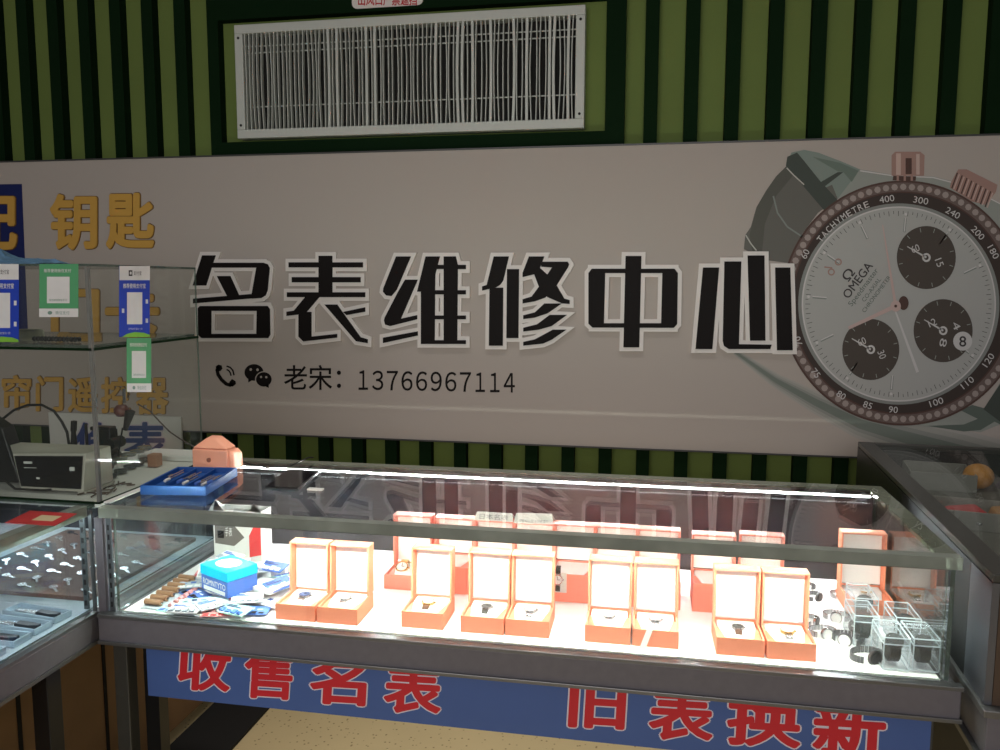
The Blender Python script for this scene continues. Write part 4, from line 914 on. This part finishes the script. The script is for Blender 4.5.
# on the shelf: putty roll, row of black beads
t = tag(MB().lathe([(.0001,0),(.034,0),(.036,.004),(.036,.020),(.033,.024),(.0001,.024)], (U(28,341,1,.16).x, .16, 1.3045), 28).build('wax_disc', P('wax_grey', S(150,148,130), .5)), 'flat grey wax disc on the glass shelf of the upper case', 'disc')
sp = U(60, 344, 1, .12)
t = thing('bead_bracelet', 'black beaded strip lying on the glass shelf right of the wax disc', 'beads', (sp.x, .10, 1.3045))
for i in range(12):
    for j_ in range(2):
        r_ = .006; s = MB(); s.lathe([(.0001,-r_),(r_*.7,-r_*.7),(r_,0),(r_*.7,r_*.7),(.0001,r_)], (sp.x-.05+i*.0096, .10+j_*.013, 1.3108), 10); s.build('bead', black, t)
# blue wrapped film on top of the case
bf = P('blue_film', S(92,128,158), .3, var=.5, scale=60, bump=.6); 
t = thing('blue_wrap', 'crumpled pale blue plastic wrap on top of the upper glass case', 'plastic wrap', (-.36, .1, UZ))
s = MB(); nx_, ny_ = 22, 10; vs = []
for j_ in range(ny_+1):
    for i in range(nx_+1):
        u = i/nx_; v_ = j_/ny_; x = -.50+u*.33; y = .05+v_*.14
        hgt = (.012+.10*max(0, 1-u*1.35)**1.3)*math.sin(PI*v_)**.6*(1 if u < .97 else .3)
        vs.append((x+random.uniform(-.004,.004), y+random.uniform(-.004,.004), UZ+.001+max(0, hgt*(.7+.5*random.random()))))
s.add(vs, [(j_*(nx_+1)+i, j_*(nx_+1)+i+1, (j_+1)*(nx_+1)+i+1, (j_+1)*(nx_+1)+i) for j_ in range(ny_) for i in range(nx_)])
o = s.build('film', bf, t); so = o.modifiers.new('solid', 'SOLIDIFY'); so.thickness = .001
t = tag(MB().hexa([(-.62,.06,UZ+.001),(-.385,.06,UZ+.001),(-.385,.16,UZ+.001),(-.62,.16,UZ+.001)], [(-.62,.07,UZ+.085),(-.405,.07,UZ+.03),(-.405,.15,UZ+.03),(-.62,.15,UZ+.085)]).build('navy_pouch', P('navy_fabric', S(44,66,92), .7, bump=.5), None, .008), 'dark blue fabric pouch under the pale wrap at the far left', 'pouch') if False else None

# ------------------------------------------------------------ contents of the left counter
trayw = P('pale_tray', S(176,192,204), .4); knife = P('knife_steel', S(60,66,74), .3, .6)
kn = None; n_ = 0
kl = [] or ['nearest the corner post','second from the corner post','third from the corner post','fourth from the corner post','fifth from the corner post','sixth, at the left edge of view']
for i in range(6):
    y = -.09-i*.062; lb = 'folding knife in a pale blister tray, '+kl[i]
    if kn is None:
        kn = thing('boxed_knife', lb, 'knife', (0,0,0), 0, 'knives in pale trays'); s = MB()
        s.box(-.085, .085, -.03, .03, 0, .004); s.box(-.085, .085, -.03, -.026, .004, .014); s.box(-.085, .085, .026, .03, .004, .014); s.box(-.085, -.081, -.026, .026, .004, .014); s.box(.081, .085, -.026, .026, .004, .014); s.build('tray', trayw, kn, .001, local=True)
        s = MB(); s.prism([(-.07,-.004,.005),(-.01,-.010,.005),(.005,-.010,.005),(.005,.008,.005),(-.03,.008,.005)], (0,0,.004)); s.build('blade', steel, kn, local=True)
        s = MB(); s.prism([(.006,-.012,.005),(.05,-.014,.005),(.072,-.006,.005),(.07,.008,.005),(.03,.010,.005),(.006,.009,.005)], (0,0,.009)); s.build('handle', knife, kn, .001, local=True); k_ = kn
    else: k_ = copy_tree(kn); k_['label'] = lb
    k_.location = (-.125, y+.035, DK+.003); k_.rotation_euler = (0,0,-.12+.05*(i % 3)); k_.scale = (.85,.8,1)
redpk = P('red_pack', S(200,60,64), .5); brownb = P('brown_board', S(98,70,62), .6)
t = thing('red_packet_tray', 'red edged packet left of the knife trays', 'packet', (-.33,-.17,DK+.003), .2)
MB().box(-.07,.07,-.11,.11,0,.012).build('body', redpk, t, .002, local=True); MB().box(-.04,.06,-.09,.09,.0125,.02).build('window', whitep, t, .002, local=True)
# key board
t = thing('key_board', 'dark brown board carrying rows of silver key blanks deeper in the left counter', 'board', (-.28, .22, DK+.0025), 0)
MB().box(-.20,.21,-.18,.27,0,.01).build('board', brownb, t, local=True)
kb = None
for r_ in range(5):
    for c_ in range(9):
        lb = 'silver key blank on the brown board in the left counter'
        if kb is None:
            kb = thing('key_blank', lb, 'key', (0,0,0), 0, 'key blanks on the brown board')
            s = MB(); s.cyl((0,0,0), (0,0,.0022), .010, n=12); s.box(-.003,.003,-.036,-.008,0,.0022); s.build('key', steel, kb, local=True); k_ = kb
        else: k_ = copy_tree(kb)
        k_.location = (-.28-.165+r_*.085, .22-.145+c_*.048, DK+.014); k_.rotation_euler = (.12, 0, random.uniform(-.5,.5)+1.2)
t = thing('blue_toolbox', 'blue plastic case lying at the left in the counter', 'case', (-.50,-.05,DK+.003), .1)
MB().box(-.09,.09,-.16,.16,0,.05).build('body', P('blue_case', S(50,100,170), .5), t, .004, local=True); MB().box(-.03,.03,-.175,-.161,.015,.03).build('handle', black, t, .002, local=True)

# ------------------------------------------------------------ contents of the right counter
clearp = P('frosted_plastic', S(150,148,142), .35, var=.1); 
def open_tray(label, cx_, cy_, w, d, h, rz, m, z=.8612):
    t = thing('plastic_tray', label, 'tray', (cx_, cy_, z), rz, 'frosted trays in the right counter'); th = .003
    s = MB(); s.box(-w,w,-d,-d+th,0,h); s.box(-w,w,d-th,d,0,h); s.box(-w,-w+th,-d+th,d-th,0,h); s.box(w-th,w,-d+th,d-th,0,h); s.build('sides', m, t, .001, local=True)
    MB().box(-w+th,w-th,-d+th,d-th,0,.003).build('bottom', m, t, local=True); return t
def RU(x, y, z=.88): return U(x, y, 2, z)
a = RU(938, 478); open_tray('grey frosted tray near the orange ball, farthest back', a.x+.0, a.y+.0, .085, .08, .05, -.15, clearp)
a = RU(965, 515); open_tray('frosted tray holding red packet, nearer the front', a.x+.01, a.y, .085, .07, .045, -.2, clearp)
t = thing('red_packet', 'crumpled red packet lying in the nearer frosted tray', 'packet', (a.x, a.y, .866), .2)
s = MB(); s.hexa([(-.05,-.04,0),(.05,-.045,0),(.05,.04,0),(-.05,.04,0)], [(-.035,-.03,.035),(.04,-.03,.028),(.038,.025,.038),(-.04,.025,.032)]); s.build('body', redpk, t, .008, local=True)
a = RU(976, 482, .89)
s = MB(); s.lathe([(.0001,-.036)]+[(.040*math.cos(math.radians(q_)), .036*math.sin(math.radians(q_))) for q_ in range(-80, 81, 16)]+[(.0001,.036)], (a.x+.02, a.y+.04, .8985), 24)
tag(s.build('orange_ball', P('orange_ball', S(222,152,62), .5)), 'orange round ball lying behind the frosted trays', 'ball')
a = RU(1000, 488, .87)
t = tag(MB().hexa([(a.x,a.y-.08,.8615),(a.x+.2,a.y-.08,.8615),(a.x+.2,a.y+.06,.8615),(a.x,a.y+.06,.8615)], [(a.x+.03,a.y-.05,.91),(a.x+.2,a.y-.05,.93),(a.x+.2,a.y+.03,.93),(a.x+.03,a.y+.03,.91)]).build('purple_bag', P('purple_bag', S(78,62,86), .4, bump=.6, var=.4, scale=20), None, .01), 'dark purple bag beside the orange ball at the right edge', 'bag')
a = RU(992, 522, .87)
t = tag(MB().hexa([(a.x,a.y-.03,.8615),(a.x+.16,a.y-.03,.8615),(a.x+.16,a.y+.08,.8615),(a.x,a.y+.05,.8615)], [(a.x+.01,a.y-.02,.89),(a.x+.15,a.y-.02,.91),(a.x+.15,a.y+.07,.91),(a.x+.01,a.y+.04,.90)]).build('tan_packet', P('tan_packet', S(178,130,80), .5), None, .005), 'tan packet at the right edge in front of the purple bag', 'packet')
a = RU(985, 538, .83)
s = MB()
for i in range(14): x = a.x+random.uniform(-.05,.06); y = a.y+random.uniform(-.05,.04); s.lathe([(.0001,0),(.008,.001),(.009,.006),(.0001,.010)], (x, y, .8615+.001*i), 8)
o = tag(s.build('metal_trinkets', silver), 'heap of tiny shiny metal trinkets nearest the front in the right counter', 'trinkets'); o['kind'] = 'stuff'

# ------------------------------------------------------------ light
w = bpy.data.worlds.new('room_dim'); bpy.context.scene.world = w; w.use_nodes = True
w.node_tree.nodes['Background'].inputs[0].default_value = (1, .96, .92, 1); w.node_tree.nodes['Background'].inputs[1].default_value = .05
def area_light(name, loc, rot, sx, sy, en, col=(1,.95,.9), spread=180):
    l = bpy.data.lights.new(name, 'AREA'); l.shape = 'RECTANGLE'; l.size = sx; l.size_y = sy; l.energy = en; l.spread = math.radians(spread); l.color = col
    o = bpy.data.objects.new(name, l); C.objects.link(o); o.location = loc; o.rotation_euler = rot; return o
area_light('ceiling_light', (1.0, -1.6, 3.1), (math.radians(25), 0, 0), 2.4, .8, 5)
area_light('front_fill', (.7, -4.3, 2.0), (math.radians(80), 0, math.radians(-3)), 3.2, 1.4, 75, col=(1,.97,.98))  # unseen fill behind the camera, added to brighten rail and hanging banner
area_light('ceiling_light', (.9, .45, 3.2), (0, 0, 0), 1.8, .3, 7.5, spread=70)
sc = bpy.context.scene
sc.view_settings.view_transform = 'Standard'; sc.view_settings.look = 'None'; sc.view_settings.gamma = 1; sc.view_settings.exposure = 0; sc.view_settings.use_curve_mapping = False
sc.cycles.transparent_max_bounces = 24; sc.cycles.max_bounces = 10
